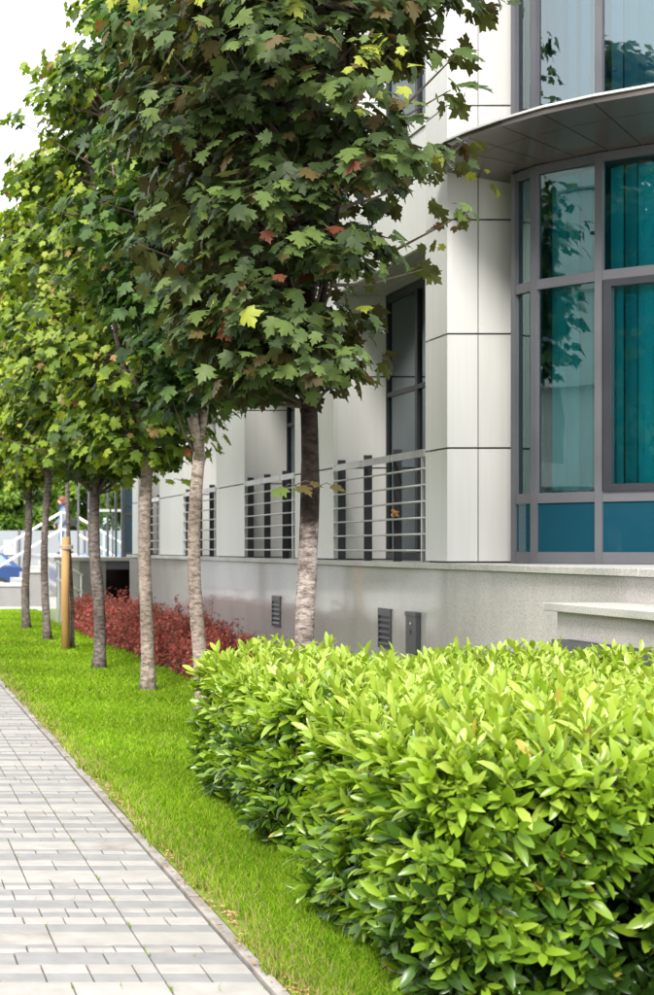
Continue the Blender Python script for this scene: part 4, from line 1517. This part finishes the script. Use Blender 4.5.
def hedge(x0, x1, y0, y1, z1, label, seed, dens=95, faces=('top', 'left', 'front', 'back'), hole=None, singles=300, lay=4, size=.102, name='laurel_hedge', group='laurel hedge blocks', extra=()):
    global rng
    rng = np.random.default_rng(seed)
    random.seed(seed)
    h = thing(name, ((x0 + x1) / 2, (y0 + y1) / 2, 0), label, 'hedge', group)
    P, N, L = [], [], []
    for (bx0, bx1, by0, by1) in [(x0, x1, y0, y1)] + list(extra):
        cx, cy, cz = (bx0 + bx1) / 2, (by0 + by1) / 2, z1 / 2 - .12
        hx, hy, hz = (bx1 - bx0) / 2, (by1 - by0) / 2, z1 / 2 + .12
        areas = {'top': hx * hy * 4, 'left': hy * hz * 4, 'front': hx * hz * 4, 'back': hx * hz * 4, 'right': hy * hz * 4}
        for lay_i, (dep, dk) in enumerate(((0.0, 1.0), (.085, .75), (.19, .5), (.30, .4))[:lay]):
            for fc in faces:
                n = int(areas[fc] * dens * dk)
                a, b = rng.uniform(-1, 1, n), rng.uniform(-1, 1, n)
                o = np.ones(n)
                q = {'top': (a, b, o), 'left': (-o, a, b), 'right': (o, a, b), 'front': (a, -o, b), 'back': (a, o, b)}[fc]
                q = np.stack(q, 1)
                H = np.array([hx, hy, hz])
                # rounded box: radius .28 m
                rr = .17
                p = q * H
                core = np.clip(p, -(H - rr), (H - rr))
                dlt = p - core
                nn = unit(dlt + 1e-6)
                p = core + nn * rr
                lump = .026 * (np.sin(p[:, 0] * 5.1 + p[:, 1] * 2.7 + seed) + np.sin(p[:, 1] * 6.3 + p[:, 2] * 4.1) * .8 + np.sin(p[:, 2] * 8 + p[:, 0] * 3))
                p = p + nn * (lump - dep + rng.normal(0, .03, n))[:, None]
                # lower part tucked under
                tuck = np.clip((.36 - p[:, 2] - cz) / .4, 0, 1) ** 1.5
                p[:, 0] += tuck * .13 * (p[:, 0] < 0)
                p[:, 1] += tuck * .05 * (p[:, 1] < 0)
                p = p + np.array([cx, cy, cz])
                P.append(p); N.append(nn); L.append(np.full(n, lay_i))
    P, N, L = map(np.concatenate, (P, N, L))
    up_ = P[:, 2] > .03
    P, N, L = P[up_], N[up_], L[up_]
    if hole is not None:
        hx_, hz_, rx, rz = hole
        keep = ~((((P[:, 0] - hx_) / rx) ** 2 + ((P[:, 2] - hz_) / rz) ** 2 < 1) & (P[:, 1] < y0 + .45))
        P, N, L = P[keep], N[keep], L[keep]
    n = len(P)
    A = unit(N * .85 + np.array([-.12, -.1, .42]) + rng.normal(0, .24, (n, 3)))     # shoot axis
    A[:, 2] -= np.clip((.35 - P[:, 2]) * 1.6, 0, .7)
    A = unit(A)
    per = 8
    lp, ln, lt, ls, lc = [], [], [], [], []
    U = unit(np.cross(A, rng.normal(size=(n, 3))))
    Vv = np.cross(A, U)
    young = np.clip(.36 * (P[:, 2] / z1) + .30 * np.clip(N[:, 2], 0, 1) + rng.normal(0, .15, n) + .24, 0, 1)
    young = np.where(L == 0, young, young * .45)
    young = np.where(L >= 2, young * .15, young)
    for j in range(per):
        ang = 2.4 * j + rng.uniform(0, 6.28, n) * .15
        s = (j + rng.random(n) * .6) / per
        radial = U * np.cos(ang)[:, None] + Vv * np.sin(ang)[:, None]
        open_ = (.92 - .55 * s)[:, None]
        t = unit(A * (1.25 - open_ * .55) + radial * open_ + np.array([0, 0, -.10]) + rng.normal(0, .10, (n, 3)))
        nn = A - (A * t).sum(1, keepdims=True) * t
        lp.append(P + A * (s * .10 - .05)[:, None] + radial * .006)
        ln.append(unit(nn) + rng.normal(0, .18, (n, 3)))
        lt.append(t)
        ls.append(size * rng.uniform(.62, 1.25, n) * (1.0 - .22 * s))
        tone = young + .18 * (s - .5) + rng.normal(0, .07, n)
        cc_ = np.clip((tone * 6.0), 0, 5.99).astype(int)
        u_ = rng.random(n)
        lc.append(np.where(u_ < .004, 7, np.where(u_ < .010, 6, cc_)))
    lp, ln, lt, ls, lc = map(np.concatenate, (lp, ln, lt, ls, lc))
    ok = lp[:, 2] > .03
    lp, ln, lt, ls, lc = lp[ok], ln[ok], lt[ok], ls[ok], lc[ok]
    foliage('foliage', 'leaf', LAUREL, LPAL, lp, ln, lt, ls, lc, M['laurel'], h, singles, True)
    for k in range(14):
        bx_, by_ = random.uniform(x0 + .3, x1 - .3), random.uniform(y0 + .25, y1 - .3)
        if hole is not None and k < 5:
            bx_, by_ = hole[0] + random.uniform(-.06, .06), y0 + .16 + .05 * k
        s = MB()
        for q in range(3):
            ex, ey = bx_ + random.uniform(-.25, .25), by_ + random.uniform(-.22, .22)
            s.tube([(bx_, by_, -.02), (bx_ + (ex - bx_) * .2, by_ + (ey - by_) * .2, .25), (bx_ + (ex - bx_) * .6, by_ + (ey - by_) * .6, .52), (ex, ey, .85)],
                   [.016, .013, .010, .005], 6)
        s.build('stem', M['twig'], h, True)
    return h


hedge(2.08, 4.50, 7.62, 9.70, .84, 'bright green laurel hedge block behind, nearer the trees', 41, dens=215, extra=[(2.36, 4.5, 6.6, 7.95)])
hedge(1.87, 4.50, 5.10, 6.55, .87, 'bright green laurel hedge block nearest the viewer', 43, dens=235, hole=(2.52, .33, .07, .13))


# ------------------------------------------------------------------ red barberry hedge
def barberry(x0, x1, y0, y1, h):
    global rng
    rng = np.random.default_rng(77)
    random.seed(77)
    t = thing('barberry_hedge', ((x0 + x1) / 2, (y0 + y1) / 2, 0), 'dark red barberry hedge along the foot of the granite plinth', 'hedge')
    st_ = MB()
    P, N, T, S, C = [], [], [], [], []
    pal = [(.14, .034, .03), (.34, .07, .056), (.52, .12, .09), (.60, .22, .15), (.18, .11, .04)]
    n = 1500
    for i in range(n):
        bx_, by_ = random.uniform(x0, x1), random.uniform(y0, y1)
        u = (bx_ - x0) / (x1 - x0)
        hh = h * (.62 + .38 * math.sin(math.pi * min(1, .15 + u * .85)) + .10 * math.sin(by_ * 2.3) + .07 * math.sin(by_ * 5.1 + bx_ * 6)) * random.uniform(.75, 1.12)
        if random.random() < .04:
            hh *= 1.28
        ln_ = Vector((random.uniform(-.22, .12), random.uniform(-.18, .18), 1)).normalized()
        top = Vector((bx_, by_, 0)) + ln_ * hh
        st_.tube([(bx_, by_, 0), tuple(top)], [.005, .002], 4, cap=False)
        k = 46
        s = rng.uniform(.12, 1.0, k)
        pos = np.array([bx_, by_, 0]) + np.array(ln_) * (s * hh)[:, None] + rng.normal(0, .035, (k, 3))
        P.append(pos)
        d = rand_dir(k)
        N.append(d * .8 + np.array([-.2, -.2, .7]))
        T.append(rand_dir(k) + np.array([0, 0, .5]))
        S.append(rng.uniform(.024, .046, k))
        C.append(rng.choice(5, k, p=[.2, .33, .27, .13, .07]))
    tag(st_.build('stems', M['twig'], t), kind='stuff')
    P, N, T, S, C = map(np.concatenate, (P, N, T, S, C))
    ok = P[:, 2] > .02
    foliage('foliage', 'leaf', CARD, pal, P[ok], N[ok], T[ok], S[ok], C[ok], M['red'], t, 0)


barberry(3.70, 4.62, 17.6, 29.8, .66)


# ------------------------------------------------------------------ background greenery
def bush_tree(name, x, y, z0, z1, r, n, size, pal, label, group, seed, cone=False, trunk=True, cat='tree'):
    global rng
    rng = np.random.default_rng(seed)
    random.seed(seed)
    t = thing(name, (x, y, 0), label, cat, group)
    if trunk:
        MB().tube([(x, y, -.06), (x + .05, y, (z0 + z1) * .4), (x, y, z1 - .4)], [.14, .10, .03], 10).build('trunk', M['bark3'], t, True)
    ncl = max(20, n // 45)
    P, N, T = [], [], []
    for k in range(ncl):
        u = random.random()
        z = z0 + (z1 - z0) * u
        pr = (1 - u) ** .75 if cone else math.sin(math.pi * min(.98, max(.03, u * .9 + .08))) ** .6
        a = random.random() * 6.283
        f = 1 - random.random() ** 2 * .5
        c = np.array([x + math.cos(a) * r * pr * f, y + math.sin(a) * r * pr * f, z])
        m_ = n // ncl
        cs = (.22 if cone else .42) * max(.5, r / 2)
        offs = rand_dir(m_) * rng.random((m_, 1)) ** .4 * np.array([cs, cs, cs * .7])
        P.append(c + offs)
        o = unit(unit(offs) + unit(c - np.array([x, y, z])) * .8)
        N.append(o * .7 + np.array([0, 0, .6]) + rng.normal(0, .4, (m_, 3)))
        T.append(o + np.array([0, 0, .9 if cone else -.4]) + rng.normal(0, .5, (m_, 3)))
    P, N, T = map(np.concatenate, (P, N, T))
    S = size * rng.uniform(.7, 1.3, len(P))
    C = rng.integers(0, len(pal), len(P))
    foliage('crown', 'leaf', CARD, pal, P, N, T, S, C, M['maple'], t, 0)


BG = [(.10, .19, .02), (.15, .26, .03), (.21, .33, .04), (.06, .12, .018)]
CON = [(.022, .05, .02), (.035, .07, .026), (.05, .095, .032)]
for k, (bx_, by_, zt, r_, lab) in enumerate([
        (3.6, 63.0, 6.4, 2.3, 'bright green leafy tree beyond the fence at the left edge'),
        (6.4, 64.5, 6.8, 2.2, 'bright green leafy tree beyond the fence behind the person'),
        (9.3, 62.5, 6.2, 2.1, 'bright green leafy tree behind the glass entrance'),
        (1.0, 66.0, 6.6, 2.5, 'leafy tree beyond the fence, left of the picture edge'),
        (12.3, 66.0, 7.0, 2.6, 'green leafy tree behind the far corner of the entrance'),
        (5.3, 60.8, 5.0, 1.9, 'shorter green tree just behind the fence between two trunks')]):
    bush_tree('leafy_tree', bx_, by_, .6, zt, r_, 5200, .34, BG, lab, 'green trees beyond the fence', 100 + k)

# ------------------------------------------------------------------ the other side of the path, seen mirrored in the glass
for k, (bx_, by_, zt, r_, lab) in enumerate([
        (-13.0, 19.3, 3.9, .8, 'dark conifer across the path mirrored in the glass bay'),
        (-10.5, 14.2, 3.3, .8, 'smaller dark conifer across the path near the hedges'),
        (-8.5, 56.0, 7.2, 1.3, 'tall conifer far across the plaza, left of the car'),
        (-11.5, 58.0, 6.2, 1.2, 'shorter conifer far across the plaza, left of the car')]):
    bush_tree('conifer', bx_, by_, .3, zt, r_, 4200, .2, CON, lab, 'conifers across the path', 120 + k, cone=True)
bush_tree('round_tree', -12.0, 17.2, .4, 3.9, 1.7, 5000, .3, BG, 'round green tree across the path mirrored in the glass bay', 'green trees across the path', 131)
bush_tree('round_tree', -16.0, -1.5, .5, 10, 3.4, 13000, .42, CON + BG[3:], 'tall dark broad tree across the path, mirrored in the nearest bay panes', 'green trees across the path', 133)
for k, (xh, zt, lab) in enumerate(((-5.0, 1.45, 'low clipped hedge row across the path, nearer the path'), (-7.2, 2.4, 'taller clipped hedge row across the path, farther from the path'))):
    hd = thing('clipped_hedge', (xh, 18, 0), lab, 'hedge', 'clipped hedges across the path')
    rng = np.random.default_rng(150 + k)
    n = 9000
    P = np.stack([xh + rng.uniform(-.5, .5, n), rng.uniform(8, 30, n), rng.uniform(.05, zt, n)], 1)
    sd = rng.random(n)
    P[sd < .4, 0] = xh + .5
    P[sd > .55, 2] = zt
    N = np.zeros((n, 3)) + np.array([0, 0, .6]) + rng.normal(0, .4, (n, 3))
    N[sd < .4, 0] += 1
    foliage('foliage', 'leaf', CARD, CON + BG[3:], P, N, rand_dir(n), .17 * rng.uniform(.7, 1.3, n), rng.integers(0, 4, n), M['maple'], hd, 0)
    MB().box(xh - .42, xh + .42, 8, 30, -.02, zt - .06).build('core', M['soil'], hd)

tag(MB().box(-60, -14.0, -60, 80, -0.055, -0.004).build('street', M['plaza']), kind='structure')  # unseen pale paving, added to bounce light onto the facade
opp = thing('opposite_building', (-46, 14, 0), 'pale concrete building across the street mirrored in the glass bay', 'building')
MB().box(-58, -42, -40, 70, -.05, 16).build('wall', M['concrete'], opp)
for z in (3.9, 7.6, 11.3, 15.1):
    MB().box(-42.0, -41.0, -40.5, 70.5, z, z + .9).build('floor_band', M['concrete'], opp)
for k in range(-9, 12):
    MB().box(-42.0, -41.4, 8 + 5.5 * k, 9.6 + 5.5 * k, 0, 15.0).build('pier', M['concrete'], opp)
    for z in (1.0, 4.9, 8.6, 12.3):
        if (k + int(z)) % 3:
            MB().box(-42.06, -41.96, 10.0 + 5.5 * k, 13.1 + 5.5 * k, z, z + 2.4).build('window', M['spandrel'], opp)
